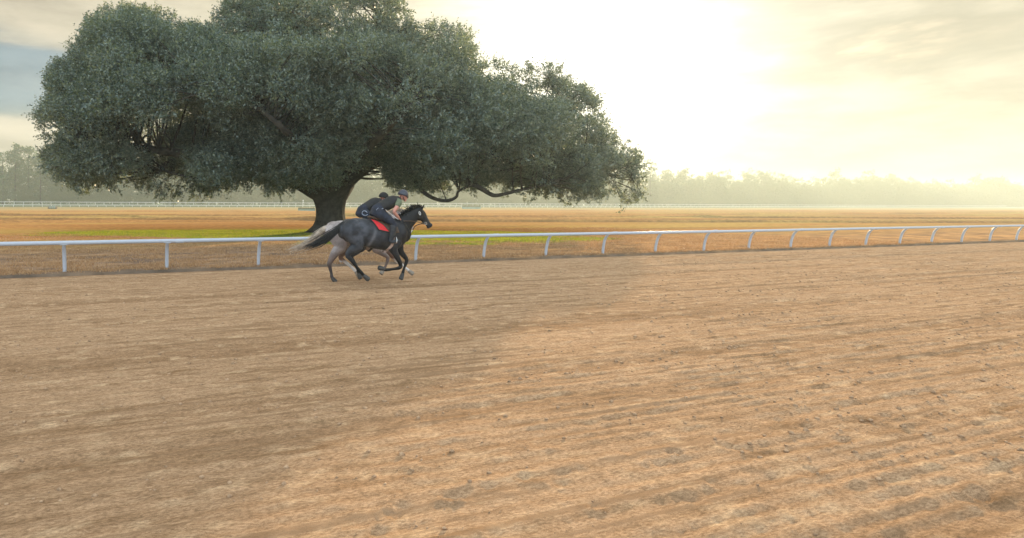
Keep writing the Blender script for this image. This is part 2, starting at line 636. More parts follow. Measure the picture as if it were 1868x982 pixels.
def track_z(u, v):
    w = wander(u, v)
    worn = np.clip(fbm(u * 0.18, v * 0.6, 87, 3) * 2.2 - 0.5, 0, 1)
    rows = (0.008 * np.sin(w * 2 * PI / 0.165 + 3 * vnoise(u * 0.25, v * 0.3, 5)) + 0.007 * np.sin(w * 2 * PI / 0.47)) * worn
    lump = 0.014 * (fbm(u * 0.5, v * 4.2, 83, 4) - 0.5) + 0.018 * (fbm(u * 0.7, v * 11, 93, 3) - 0.5)
    crumb = 0.016 * np.clip(fbm(u * 5.0, v * 8.0, 86, 3) - 0.50, 0, 1) * 2 + 0.012 * np.clip(fbm(u * 14, v * 17, 89, 2) - 0.5, 0, 1) * 2
    pits = -0.045 * np.clip(vnoise(u * 2.6, v * 3.6, 97) - 0.80, 0, 1) * 5 * np.clip(vnoise(u * 0.3, v * 0.5, 98) * 2 - 1.0, 0, 1)
    brk = np.clip(fbm(u * 2.2, v * 3.5, 103, 3) * 2.6 - 0.6, 0.1, 1.2)
    z = rows * brk - 0.035 * furrows(u, v) + lump + crumb + pits
    if u.ndim == 2 and u.shape[0] > 50:
        # hoof prints: shallow cups with a pushed-up rim, in wandering trails along the track
        r = np.random.default_rng(77)
        uu, vv = u[0], v[:, 0]
        for t in range(26):
            v0, ph = 2.2 + (V_EDGE - 3.2) * r.random(), r.random() * 6
            q = -9 + r.random() * 3
            while q < 24:
                q += r.choice([0.35, 0.5, 1.1, 0.8]) * (0.8 + 0.4 * r.random())
                c = v0 + 0.35 * math.sin(q * 0.15 + ph) + r.normal(0, 0.12)
                i0, i1 = np.searchsorted(uu, (q - .16, q + .16)); j0, j1 = np.searchsorted(vv, (c - .14, c + .14))
                if i1 - i0 < 2 or j1 - j0 < 2:
                    continue
                du, dv = u[j0:j1, i0:i1] - q, v[j0:j1, i0:i1] - c
                d = np.sqrt((du / 0.075) ** 2 + (dv / 0.062) ** 2)
                dep = 0.010 + 0.020 * r.random()
                z[j0:j1, i0:i1] += -dep * np.exp(-d ** 4) + dep * 0.55 * np.exp(-((d - 1.25) / 0.3) ** 2) * (du < 0.03)
    return z * np.clip((V_EDGE - v) * 5, 0.15, 1)


def track_tint(u, v):
    c = lerp3((0.385, 0.245, 0.146), (0.455, 0.300, 0.186), fbm(u * 0.25, v * 1.8, 90, 4))
    ph = np.sin(wander(u, v) * 2 * PI / 0.165 + 3 * vnoise(u * 0.25, v * 0.3, 5))
    c = lerp3(c, (0.28, 0.17, 0.095), np.clip(-ph - 0.1, 0, 1) * 0.55 * np.clip(fbm(u * 0.35, v * 1.5, 99, 3) * 3 - 0.9, 0, 1))
    c = lerp3(c, (0.29, 0.178, 0.102), np.clip(furrows(u, v) * 0.85, 0, 1))
    c = lerp3(c, (0.27, 0.165, 0.092), np.clip(fbm(u * 1.1, v * 9, 91, 4) - 0.54, 0, 1) * 3.5)
    c = lerp3(c, (0.52, 0.36, 0.225), np.clip(fbm(u * 4, v * 9, 92, 3) - 0.58, 0, 1) * 3)
    return c


M_TRACK, g = mat_new('harrowed dirt')
tc = g.n('ShaderNodeTexCoord')
mp = g.n('ShaderNodeMapping')
mp.vector_type = 'POINT'
mp.inputs['Rotation'].default_value = (0, 0, -HEAD)
mp2 = g.n('ShaderNodeMapping')
mp2.inputs['Scale'].default_value = (0.45, 1.0, 1.0)
g.link(tc.outputs['Object'], mp.inputs[0])
g.link(mp.outputs[0], mp2.inputs[0])
at_n = g.n('ShaderNodeAttribute', attribute_name='tint')
big = g.noise(mp2.outputs[0], 9.0, 5, 0.65)
grain = g.noise(mp2.outputs[0], 46.0, 6, 0.75)
fine = g.noise(tc.outputs['Object'], 190.0, 4, 0.8)
vor = g.n('ShaderNodeTexVoronoi')
vor.inputs['Scale'].default_value = 24.0
g.link(mp2.outputs[0], vor.inputs['Vector'])
speck = g.math('MULTIPLY', g.mapr(vor.outputs['Distance'], 0.10, 0.26, 1.0, 0.0), g.mapr(big, 0.46, 0.62))
c = g.mix(1.0, at_n.outputs['Color'], g.mix(g.mapr(big, 0.28, 0.72), (0.84, 0.83, 0.82), (1.14, 1.14, 1.14)), 'MULTIPLY')
c = g.mix(1.0, c, g.mix(g.mapr(grain, 0.34, 0.66), (0.66, 0.64, 0.62), (1.26, 1.26, 1.26)), 'MULTIPLY')
c = g.mix(1.0, c, g.mix(g.mapr(fine, 0.32, 0.68), (0.76, 0.75, 0.74), (1.20, 1.20, 1.20)), 'MULTIPLY')
mp3 = g.n('ShaderNodeMapping')
mp3.inputs['Scale'].default_value = (0.10, 4.2, 1.0)
g.link(mp.outputs[0], mp3.inputs[0])
streak = g.mapr(g.noise(mp3.outputs[0], 1.5, 5, 0.62), 0.535, 0.64)
broken = g.mapr(grain, 0.38, 0.60, 0.25, 1.0)
c = g.mix(g.math('MULTIPLY', g.math('MULTIPLY', streak, broken), 0.62), c, (0.20, 0.122, 0.070))
c = g.mix(g.math('MULTIPLY', speck, 0.55), c, (0.17, 0.105, 0.06))
pb = g.n('ShaderNodeBsdfPrincipled')
g.link(c, pb.inputs['Base Color'])
pb.inputs['Roughness'].default_value = 1.0
pb.inputs['Specular IOR Level'].default_value = 0.0
bu = g.n('ShaderNodeBump')
bu.inputs['Strength'].default_value = 0.65
bu.inputs['Distance'].default_value = 0.030
g.link(g.math('ADD', g.math('MULTIPLY', grain, 0.75), g.math('MULTIPLY', fine, 0.30)), bu.inputs['Height'])
g.link(bu.outputs[0], pb.inputs['Normal'])
ou = g.n('ShaderNodeOutputMaterial')
g.link(pb.outputs[0], ou.inputs[0])
us = np.unique(np.concatenate([np.linspace(-300, -24, 20), np.arange(-24, -7, 0.10), np.arange(-7, 22, 0.045), np.arange(22, 50, 0.1), np.linspace(50, 900, 60)]))
vs = np.unique(np.concatenate([np.linspace(-60, 1.5, 8), np.arange(1.5, V_EDGE, 0.032), [V_EDGE]]))
trk = link('dirt_track', grid('dirt_track', us, vs, track_z, track_tint), M_TRACK)
tag(trk, kind='structure')


# ------------------------------------------------------------------ leaf clumps
def leaf_quads(root, direc, leng, nleaf, lw, ll, spread):
    """sprays of diamond leaves: one spray per row of root; returns verts and faces"""
    k = len(root)
    R = np.repeat(root, nleaf, 0)
    D = np.repeat(direc, nleaf, 0)
    L = np.repeat(leng, nleaf)
    t = rng.random(k * nleaf)
    pos = R + D * (L * t)[:, None] + rng.normal(0, 1, (k * nleaf, 3)) * (spread * (0.5 + 0.5 * t))[:, None]
    ax = D * 0.6 + rng.normal(0, 0.75, (k * nleaf, 3))
    ax /= np.linalg.norm(ax, axis=1)[:, None]
    nn = rng.normal(0, 0.6, (k * nleaf, 3)) + np.array([0, 0, 0.75])
    side = np.cross(ax, nn)
    side /= (np.linalg.norm(side, axis=1)[:, None] + 1e-6)
    sc = 0.65 + 0.7 * rng.random(k * nleaf)
    a = ax * (ll * sc)[:, None]
    b = side * (lw * sc)[:, None]
    v = np.stack([pos, pos + a * 0.45 + b, pos + a, pos + a * 0.45 - b], 1).reshape(-1, 3)
    f = np.arange(len(v)).reshape(-1, 4)
    return v, f


# ------------------------------------------------------------------ the live oak
OUT = [(66, 210), (80, 190), (92, 176), (85, 150), (88, 125), (110, 112), (130, 106), (133, 80), (150, 62), (150, 45), (175, 25), (205, 14), (235, 10),
       (265, 15), (300, 25), (320, 42), (350, 47), (385, 44), (400, 38), (402, 15), (415, 0), (422, -22), (470, -42), (540, -52), (620, -48), (680, -30),
       (710, -5), (735, 10), (745, 35), (757, 52), (790, 50), (820, 42), (850, 60), (866, 80), (866, 108), (900, 112), (935, 125), (960, 135), (985, 122),
       (1015, 125), (1040, 150), (1075, 165), (1090, 185), (1095, 215), (1110, 235), (1122, 243), (1114, 262), (1118, 276), (1145, 270), (1165, 285), (1172, 305),
       (1168, 335), (1172, 352), (1158, 362), (1130, 352), (1105, 350), (1095, 360), (1050, 358), (1020, 350), (985, 352), (960, 345), (930, 347), (905, 351),
       (880, 347), (850, 347), (800, 350), (770, 349), (735, 345), (700, 332), (692, 306), (680, 300), (668, 322), (640, 335), (600, 345), (560, 345), (535, 342), (515, 353),
       (490, 350), (470, 335), (440, 335), (420, 340), (380, 352), (350, 352), (300, 352), (270, 345), (255, 332), (200, 340), (170, 335), (150, 342), (120, 340),
       (105, 325), (85, 310), (80, 290), (72, 283), (88, 262), (80, 240)]
OUT = np.array(OUT, dtype=float)


def inside(p, poly):
    x, y = p[:, 0], p[:, 1]
    r = np.zeros(len(p), dtype=bool)
    j = len(poly) - 1
    for i in range(len(poly)):
        xi, yi, xj, yj = *poly[i], *poly[j]
        c = ((yi > y) != (yj > y)) & (x < (xj - xi) * (y - yi) / (yj - yi + 1e-9) + xi)
        r ^= c
        j = i
    return r


def edge_dist(p, poly):
    best = np.full(len(p), 1e9)
    for i in range(len(poly)):
        a, b = poly[i], poly[(i + 1) % len(poly)]
        ab = b - a
        t = np.clip(((p - a) @ ab) / (ab @ ab), 0, 1)
        q = a + t[:, None] * ab
        best = np.minimum(best, np.linalg.norm(p - q, axis=1))
    return best


TREE_Y = 46.0
tb = ground(600, 425)
TREE_Y = tb.y
oak = empty('oak_tree', (tb.x, tb.y, 0.05))
tag(oak, 'huge spreading live oak with dark domed crown standing alone in the infield', 'tree')
OAK0 = np.array([tb.x, tb.y, 0.05])
PXM = F / TREE_Y     # photo pixels per metre at the trunk

cand = np.stack([rng.uniform(60, 1180, 24000), rng.uniform(-60, 370, 24000)], 1)
ok = inside(cand, OUT)
cand = cand[ok]
ed = edge_dist(cand, OUT) / PXM          # metres from the outline
AIRY = ((cand[:, 0] > 395) & (cand[:, 0] < 760) & (cand[:, 1] < 88)) | ((cand[:, 0] >= 745) & (cand[:, 1] < 96)) | \
       ((cand[:, 0] > 870) & (cand[:, 1] < 122 + 0.50 * (cand[:, 0] - 870))) | ((cand[:, 0] > 1100) & (cand[:, 1] > 296)) | (cand[:, 0] < 104 + 10 * np.sin(cand[:, 1] / 9.0))
# the outline is eaten into at random so that it comes out ragged
ed = ed - np.where((cand[:, 1] > 285) & (cand[:, 0] > 500) & (cand[:, 0] < 1080), 0.20, 1.15) * np.clip(fbm(cand[:, 0] / 17.0, cand[:, 1] / 14.0, 301, 3) - 0.37, 0, 1) * 4.6 - 0.10
rad = np.clip(ed * 0.9, 0.0, 0.85 + 0.75 * rng.random(len(ed)))
rad = np.where(AIRY, np.minimum(rad, 0.45 + 0.35 * rng.random(len(ed))), rad)
keep = rad > 0.20
cand, ed, rad, AIRY = cand[keep], ed[keep], rad[keep], AIRY[keep]
# thickness of the crown in depth
thick = 11.5 * np.sqrt(np.clip(1 - (1 - np.clip(ed / 7.0, 0, 1)) ** 2, 0, 1))
thick = np.where(AIRY, thick * 0.55, thick)
side = np.where(rng.random(len(ed)) < 0.66, -1.0, 0.80)
tt = side * (0.42 + 0.58 * np.sqrt(rng.random(len(ed)))) * thick + rng.normal(0, 0.5, len(ed))
pos3 = np.array([at(c[0], c[1], TREE_Y + t) for c, t in zip(cand, tt)])
# boughs: hollows between them are carved away with a coarse noise, flattened in z
X3, Y3, Z3 = pos3[:, 0], pos3[:, 1], pos3[:, 2]
SPOTS = ((250, 266, 24, .30), (300, 246, 20, .26), (330, 262, 18, .22), (112, 232, 30, .24), (128, 186, 22, .24), (100, 280, 20, .2), (185, 250, 18, .16), (560, 236, 15, .26),
         (505, 225, 16, .2), (640, 248, 14, .22), (700, 178, 16, .26), (745, 250, 13, .22), (890, 262, 15, .22), (985, 180, 34, .22), (1055, 215, 26, .24), (1075, 262, 20, .24),
         (905, 130, 24, .2), (1125, 330, 30, .2), (230, 80, 16, .2), (420, 190, 14, .2), (830, 330, 16, .16), (1010, 330, 14, .16))
hol = np.zeros(len(cand))
for sx, sy, sr, sa in SPOTS:
    hol = np.maximum(hol, sa * np.exp(-(((cand[:, 0] - sx) / sr) ** 2 + ((cand[:, 1] - sy) / (sr * 0.7)) ** 2)))
carve = 0.6 * vnoise((X3 + 0.45 * Y3) / 2.7 + 40, (Z3 - 0.25 * Y3) / 1.7 + 40, 311) + 0.4 * vnoise((X3 - 0.5 * Y3) / 1.5 + 80, (Z3 + 0.3 * Y3) / 1.0 + 80, 312)
keep = carve - hol * 1.15 > np.where(AIRY, 0.415, np.where(tt < 0, 0.462, 0.39))
cand, ed, rad, AIRY, pos3 = cand[keep], ed[keep], rad[keep], AIRY[keep], pos3[keep]
cell, chosen = {}, []
for i in range(len(cand)):
    r, q = rad[i], pos3[i]
    key = tuple((q // 2.0).astype(int))
    need = r * (0.72 if not AIRY[i] else 1.08) + (0.15 if not AIRY[i] else 0.22)
    bad = False
    for dx in (-1, 0, 1):
        for dy in (-1, 0, 1):
            for dz in (-1, 0, 1):
                for j in cell.get((key[0] + dx, key[1] + dy, key[2] + dz), ()):
                    if np.sum((pos3[j] - q) ** 2) < need * need:
                        bad = True
                        break
    if bad:
        continue
    cell.setdefault(key, []).append(i)
    chosen.append(i)
chosen = np.array(chosen)
CP, CR, CTOP = pos3[chosen], rad[chosen], AIRY[chosen]
# loose sprays along the rim, drooping along the lower edge
fp, fd = [], []
ctr2 = np.array((600.0, 260.0))
for i in range(len(OUT)):
    a, b = OUT[i], OUT[(i + 1) % len(OUT)]
    L = np.linalg.norm(b - a)
    t = (b - a) / L
    for _ in range(int(L / 2.6) + 1):
        q = a + (b - a) * rng.random()
        out2 = np.array((t[1], -t[0]))
        if np.dot(out2, q - ctr2) < 0:
            out2 = -out2
        low = q[1] > 300
        if low and (540 < q[0] < 700 or (755 < q[0] < 965 and rng.random() < 0.45)):
            continue
        q = q - out2 * abs(rng.normal(0, 11.0)) + rng.normal(0, 2.0, 2)
        w = at(q[0], q[1], TREE_Y + rng.normal(0, 2.2) - (2.0 if low else 0))
        d = Vector((out2[0], 0, -out2[1])) + Vector(rng.normal(0, 0.55, 3)) + Vector((0, 0, -0.25 if low else 0.25))
        fp.append(w)
        fd.append(d.normalized())
center = np.array(at(600, 240, TREE_Y))
print('clumps', len(CP))


def crown_leaves():
    vs, fs, off = [], [], 0
    for c, r, tp in zip(CP, CR, CTOP):
        dens = 0.72 if tp else 1.0
        k = int((20 + 66 * r * r) * dens)
        d = rng.normal(0, 1, (k, 3))
        d /= np.linalg.norm(d, axis=1)[:, None]
        rr = r * (0.35 + 0.65 * rng.random(k) ** 0.6)
        root = c + d * rr[:, None] * np.array([1.05, 1.05, 0.72])
        outw = c - center
        outw = outw / (np.linalg.norm(outw) + 1e-6)
        dr = d * 0.65 + outw * 0.35 + np.array([0, 0, 0.25]) + rng.normal(0, 0.35, (k, 3))
        dr /= np.linalg.norm(dr, axis=1)[:, None]
        v, f = leaf_quads(root, dr, 0.30 + 0.38 * rng.random(k), 10, 0.041, 0.165, 0.080)
        vs.append(v)
        fs.append(f + off)
        off += len(v)
    P_, D_ = np.array(fp), np.array(fd)
    for rep_ in range(3):
        d = D_ + rng.normal(0, 0.35, D_.shape)
        d /= np.linalg.norm(d, axis=1)[:, None]
        v, f = leaf_quads(P_ + rng.normal(0, 0.10, P_.shape), d, 0.35 + 0.55 * rng.random(len(P_)) ** 1.5, 13, 0.040, 0.15, 0.055)
        vs.append(v)
        fs.append(f + off)
        off += len(v)
    return np.concatenate(vs), np.concatenate(fs)


lv, lf = crown_leaves()
print('leaves', len(lf))
link('crown', mesh_np('crown', lv - OAK0, lf), M_LEAF, oak)

# trunk with a flared foot, limbs and branches
def loc(px, py, dy=0.0):
    return at(px, py, TREE_Y + dy) - Vector(OAK0)


g = Geo()
def trunk_ring(z, cx, r, seed):
    vs = []
    for j in range(40):
        a = 2 * PI * j / 40
        fl = 1 + (0.10 * math.sin(a * 5 + 1.3) + 0.06 * math.sin(a * 9 + 0.4)) * max(0.35, 1.3 - z)
        fl += 0.03 * math.sin(a * 13 + z * 1.7)
        vs.append(Vector((cx + r * fl * math.cos(a), r * fl * math.sin(a), z)))
    return vs
rows = []
for z, x0, x1 in ((-0.3, 548, 652), (0.0, 556, 645), (0.18, 563, 640), (0.5, 571, 633), (0.9, 575, 629), (1.4, 576, 627.5), (1.9, 575, 628.5), (2.4, 571, 631), (2.9, 564, 637), (3.4, 556, 643), (3.8, 552, 645), (4.3, 555, 640), (4.9, 566, 626)):
    xa, xb = (x0 - 600) / PXM - OAK0[0] + tb.x, (x1 - 600) / PXM - OAK0[0] + tb.x
    rows.append(trunk_ring(z, (xa + xb) / 2, (xb - xa) / 2, 1))
tv = [p for r in rows for p in r]
tf = [(i * 40 + j, i * 40 + (j + 1) % 40, (i + 1) * 40 + (j + 1) % 40, (i + 1) * 40 + j) for i in range(len(rows) - 1) for j in range(40)]
tf.append(tuple(range((len(rows) - 1) * 40, len(rows) * 40)))
g.add(tv, tf)
g.build('trunk', M_BARK, oak)

LIMBS = [
    ([(575, 350, 0), (520, 320, -2), (440, 290, -4), (330, 280, -5), (210, 262, -5), (120, 250, -3)], 0.62),
    ([(585, 345, 0), (540, 290, 2), (450, 215, 3), (340, 150, 3), (240, 90, 2)], 0.58),
    ([(598, 335, 0), (588, 250, 0), (560, 150, 0), (545, 90, 0), (530, 20, 0), (500, -20, 0)], 0.60),
    ([(612, 335, 0), (630, 260, 0), (655, 170, 1), (680, 100, 1), (690, 30, 1), (655, -20, 1)], 0.55),
    ([(625, 342, 0), (668, 305, -1), (760, 255, -2), (880, 220, -2), (990, 200, -1), (1060, 200, 0)], 0.55),
    ([(624, 340, 0), (672, 300, -2), (760, 290, -4), (870, 285, -5), (1000, 295, -4), (1120, 310, -3)], 0.50),
    ([(590, 345, -0.5), (575, 310, -5), (545, 265, -9), (500, 220, -11), (440, 170, -9)], 0.48),
    ([(610, 343, -0.5), (640, 300, -5), (690, 250, -9), (740, 200, -10), (780, 150, -7)], 0.48),
    ([(590, 340, 0.5), (560, 300, 6), (520, 250, 10), (420, 200, 11)], 0.45),
    ([(612, 338, 0.5), (650, 290, 6), (720, 240, 10), (860, 200, 9)], 0.45),
    ([(712, 290, -1), (745, 312, -2.5), (768, 346, -4), (790, 361.5, -5), (815, 366.5, -6), (832, 360, -6), (838, 348, -6), (870, 335, -6)], 0.18),
    ([(760, 305, -3), (820, 318, -4.5), (866, 338, -6), (892, 353, -6), (904, 357, -6), (925, 353, -6), (958, 345, -6), (1010, 335, -6)], 0.20),
    ([(540, 312, -2), (470, 305, -4), (400, 318, -5), (378, 330, -5), (340, 322, -5), (290, 310, -5)], 0.18),
]
limb_pts = []
for pts, r0 in LIMBS:
    path = [loc(*p) for p in pts]
    m = len(path)
    rr = [max(0.05, r0 * (1 - 0.86 * i / (m - 1))) for i in range(m)]
    if r0 < 0.3:
        rr = [max(0.045, r0 * (1 - 0.65 * i / (m - 1))) for i in range(m)]
    Geo().tube(path, rr, 12, 5).build('limb', M_BARK, oak)
    for i in range(m - 1):
        for s in range(6):
            limb_pts.append((path[i].lerp(path[i + 1], s / 6), rr[i]))
LP = np.array([p for p, r in limb_pts])
LR = np.array([r for p, r in limb_pts])

br = Geo()
for ci, c in enumerate(CP):
    q = c - OAK0
    d = np.linalg.norm(LP - q, axis=1) + 2.0 * np.maximum(LP[:, 2] - q[2], 0)
    i = int(np.argmin(d))
    a, b = Vector(LP[i]), Vector(q)
    L = (b - a).length
    if L < 0.3:
        continue
    mid = a.lerp(b, 0.5) + Vector((random.uniform(-.12, .12), random.uniform(-.12, .12), random.uniform(-.05, .16))) * L
    r0 = min(LR[i] * 0.7, 0.016 + 0.010 * L)
    br.tube([a, mid, b], [r0, r0 * 0.7, 0.014], 6, 4)
    for _ in range(2):
        e = b + Vector((random.uniform(-1, 1), random.uniform(-1, 1), random.uniform(-.3, .8))) * 0.8
        br.tube([mid.lerp(b, 0.6), b.lerp(e, 0.4), e], [0.016, 0.012, 0.008], 5, 2)
inner = CP - OAK0
for c, d in zip(fp, fd):
    q = np.array(c) - OAK0
    j = int(np.argmin(np.linalg.norm(inner - q, axis=1)))
    a, b = Vector(inner[j]), Vector(q)
    br.tube([a, a.lerp(b, 0.6) + Vector((0, 0, 0.05)), b, b + d * 0.45], [0.013, 0.010, 0.007, 0.004], 4, 2)
br.build('branches', M_BARK, oak)

# ------------------------------------------------------------------ rails
def rail_run(name, label, u0, u1, v, z0, h, span, r, over, mat, max_posts=100, simple_post=False, ustart=None, pr=0.055):
    """horizontal tube on curved posts whose tops lean out over the track"""
    root = empty(name, uv(u0, v, z0), HEAD)
    tag(root, label, 'rail')
    L = u1 - u0
    g = Geo()
    n = max(2, int(L / 12))
    path = [Vector((L * i / n, -over, h - r + 0.012 * math.sin(i * 1.7))) for i in range(n + 1)]
    g.tube(path, [(r * 0.85, r)] * (n + 1), 14 if not simple_post else 6, 1)
    g.build('rail', mat, root)
    def post_mesh(k):
        p = Geo()
        if simple_post:
            p.tube([(0, 0, -0.05), (0, -over * 0.3, h * 0.5), (0, -over, h - r * 1.2)], [pr, pr, pr], 5, 1)
        else:
            lean = random.uniform(-0.012, 0.012)
            p.tube([(0, 0.03, -0.15), (0, 0, 0.02), (lean * .3, -over * 0.14, h * 0.35), (lean, -over * 0.48, h * 0.70), (lean, -over, h - r * 1.5)],
                   [(pr * 1.05, pr)] * 4 + [(pr * 0.9, pr * 0.9)], 12, 5, up=Vector((1, 0, 0)))
            p.box((lean, -over, h - r * 1.75), (0.20, 0.075, 0.03), 0.008)
        return smooth(p.mesh('post'))
    if not simple_post:
        j = 0
        q = span * 0.62
        while q < L:
            if j % 2 == 0:
                jo = Geo().tube([(q - 0.11, -over, h - r), (q + 0.11, -over, h - r)], [(r * 0.85 + 0.005, r + 0.005)] * 2, 14, 1).build('joint_sleeve', mat, root)
            q += span
            j += 1
    us = []
    u = (ustart if ustart is not None else u0 + span / 2)
    while u < u1:
        us.append(u)
        u += span
    order = sorted(us, key=lambda q: uv(q, v).length)
    shared = [post_mesh(k) for k in range(4)]
    for q in order[:max_posts]:
        o = link('post', shared[int(q * 7) % 4] if not simple_post else shared[0], mat, root)
        o.location = (q - u0, 0, 0)
    rest = order[max_posts:]
    if rest:
        p = Geo()
        for q in rest:
            p.tube([(q - u0, 0, -0.05), (q - u0, -over * 0.3, h * 0.5), (q - u0, -over, h - r * 1.2)], [pr, pr, pr], 5, 1)
        o = p.build('far_posts', mat, root)
        o['kind'] = 'stuff'
    return root


U_FIRST = _A.dot(E)
SPAN = (_B - _A).length / 8.0
rail_run('running_rail', 'long white rail on curved posts beside the dirt track, passing behind both horses',
         U_FIRST - 3.5 * SPAN, U_FIRST + 30.5 * SPAN, V_RAIL, 0.055, 1.005, SPAN, 0.063, 0.32, M_WHITE, ustart=U_FIRST - 3 * SPAN)
zf = float(profile(np.array([U_FAR0 + 100.0]), np.array([V_FAR]))[0])
rail_run('far_inner_rail', 'thin white rail far across the infield, lower of the two in the mist',
         U_FAR0 - 40, U_FAR0 + 900, V_FAR, zf, 1.10, 3.95, 0.115, 0.25, M_WHITE_OLD, 100, True, pr=0.085)
zf2 = float(profile(np.array([U_FAR0 + 100.0]), np.array([V_FAR2]))[0])
rail_run('far_outer_rail', 'thin white rail far off at the foot of the misty wood, upper of the two',
         U_FAR0 - 40, U_FAR0 + 900, V_FAR2, zf2, 1.40, 4.1, 0.115, 0.0, M_WHITE_OLD, 100, True, pr=0.085)

# furlong pole at the far rail
def land_z(u, v):
    return float(profile(np.array([float(u)]), np.array([float(v)]))[0])


def far_spot(px, py, z=0.0):
    p = ground(px, py, z)
    for _ in range(6):
        u, v = p.dot(E), p.dot(N)
        p = ground(px, py, land_z(u, v))
    return p


def on_line(px, v):
    a, _ = unroll(px, 376)
    r = Vector((a / F, 1, 0))
    return r * (v / r.dot(N))


p = on_line(553, V_FAR2 - 1.2)
pole = empty('marker_pole', (p.x, p.y, land_z(p.dot(E), p.dot(N))), HEAD)
tag(pole, 'short white marker pole with round top at the far rail left of the oak trunk', 'pole')
Geo().tube([(0, 0, -.1), (0, 0, 2.5)], [0.10, 0.10], 10, 1).build('post', M_WHITE_OLD, pole)
Geo().ball((0, 0, 2.75), 0.34).build('top_ball', M_WHITE_OLD, pole)
Geo().ball((0, 0, 1.75), (0.30, 0.30, 0.22)).build('lower_band', M_WHITE_OLD, pole)

# brush hurdles parked in the infield
M_TEAL = simple('faded teal board', (0.11, 0.20, 0.19), 0.6, 0.25, 2.0, 0.004)
M_BRUSH = simple('packed brush', (0.055, 0.075, 0.035), 0.95, 0.5, 6.0, 0.05)
M_BALE = simple('weathered straw', (0.17, 0.13, 0.095), 0.95, 0.45, 5.0, 0.05)


def hurdle(px0, px1, py, hgt, label, name='brush_hurdle'):
    a, b = far_spot(px0, py), far_spot(px1, py)
    c = (a + b) / 2
    w = (b - a).length
    root = empty(name, (c.x, c.y, c.z), 0)
    tag(root, label, 'hurdle', 'brush hurdles parked in the infield')
    Geo().box((0, 0, hgt * 0.24), (w, 0.5, hgt * 0.48), 0.04).build('take_off_board', M_TEAL, root, False)
    g = Geo()
    for k in range(60):
        x = -w / 2 + w * (k + 0.5) / 60
        t = hgt * random.uniform(0.88, 1.08)
        g.tube([(x, 0.05, hgt * 0.44), (x + random.uniform(-.05, .05), 0.05 + random.uniform(-.1, .1), t)], [(w / 95, 0.17), (w / 110, 0.10)], 6, 1, up=Vector((1, 0, 0)))
    g.build('brush', M_BRUSH, root)
    for s in (-1, 1):
        Geo().box((s * (w / 2 + 0.05), 0, hgt * 0.45), (0.10, 0.62, hgt * 0.95), 0.02).build('end_frame', M_TEAL, root, False)
    return root


hurdle(544.5, 574, 385.0, 0.95, 'low teal boarded brush hurdle in the infield just left of the oak trunk')
hurdle(846.5, 873, 381.3, 1.65, 'pale teal brush hurdle in the mist under the right side of the oak')
c = (far_spot(90, 381.5) + far_spot(102, 381.5)) / 2
bale = empty('hay_bale', (c.x, c.y, c.z), 0.1)
tag(bale, 'dark weathered straw bale far off before the left end of the far rails', 'bale')
g = Geo(); g.tube([(-1.25, 0, .5), (-.4, 0, .52), (.4, 0, .5), (1.25, 0, .5)], [(.52, .52)] * 4, 14, 2, up=Vector((0, 1, 0)))
g.build('straw_roll', M_BALE, bale)
for x in (-0.7, 0.0, 0.7):
    Geo().tube([(x - .04, 0, .51), (x + .04, 0, .51)], [(.565, .565)] * 2, 18, 1).build('binding', M_TEAL, bale)

# ------------------------------------------------------------------ far wood
def far_tree_mesh(seed, hgt, wid, kind):
    r = np.random.default_rng(seed)
    if kind == 'pine':
        nb = 34
        cz = hgt * (0.50 + 0.48 * r.random(nb))
        sp = wid * 0.5 * np.sqrt(np.clip(1 - ((cz / hgt - 0.62) / 0.40) ** 2, 0.08, 1))
    else:
        nb = 40
        cz = hgt * (0.03 + 0.93 * r.random(nb) ** 0.8)
        sp = wid * 0.5 * np.sqrt(np.clip(1 - ((cz / hgt - 0.5) / 0.52) ** 2, 0.08, 1))
    an = r.random(nb) * 2 * PI
    rr = sp * np.sqrt(r.random(nb))
    C = np.stack([np.cos(an) * rr, np.sin(an) * rr, cz], 1)
    vs, fs, off = [], [], 0
    for c in C:
        k = 13
        d = r.normal(0, 1, (k, 3)); d /= np.linalg.norm(d, axis=1)[:, None]
        root = c + d * (wid * 0.15) * r.random((k, 1)) ** 0.5 * np.array([1.2, 1.2, 0.6])
        v, f = leaf_quads(root, d, np.full(k, 0.6), 3, 0.34, 0.85, 0.4)
        vs.append(v); fs.append(f + off); off += len(v)
    return np.concatenate(vs), np.concatenate(fs)


def far_tree(px, py_top, v, wid, kind, label, seed):
    p = on_line(px, v)
    z0 = land_z(p.dot(E), p.dot(N))
    a, b = unroll(px, py_top)
    hgt = H - b / F * p.y - z0
    root = empty('pine_tree' if kind == 'pine' else 'broadleaf_tree', (p.x, p.y, z0), random.uniform(0, 6))
    tag(root, label, 'tree')
    vv, ff = far_tree_mesh(seed, hgt, wid, kind)
    link('crown', mesh_np('crown', vv, ff), M_FARLEAF, root)
    g = Geo()
    g.tube([(0, 0, -.3), (.1, 0, hgt * .4), (0, .1, hgt * .8), (0, 0, hgt * .95)], [.38, .30, .16, .05], 8, 2)
    for k in range(7):
        an, zz = random.uniform(0, 6.28), hgt * random.uniform(.5, .85)
        g.tube([(0, 0, zz), (math.cos(an) * wid * .2, math.sin(an) * wid * .2, zz + 1), (math.cos(an) * wid * .38, math.sin(an) * wid * .38, zz + 2.2)], [.12, .09, .04], 6, 1)
    g.build('trunk', M_BARK, root)
    return root


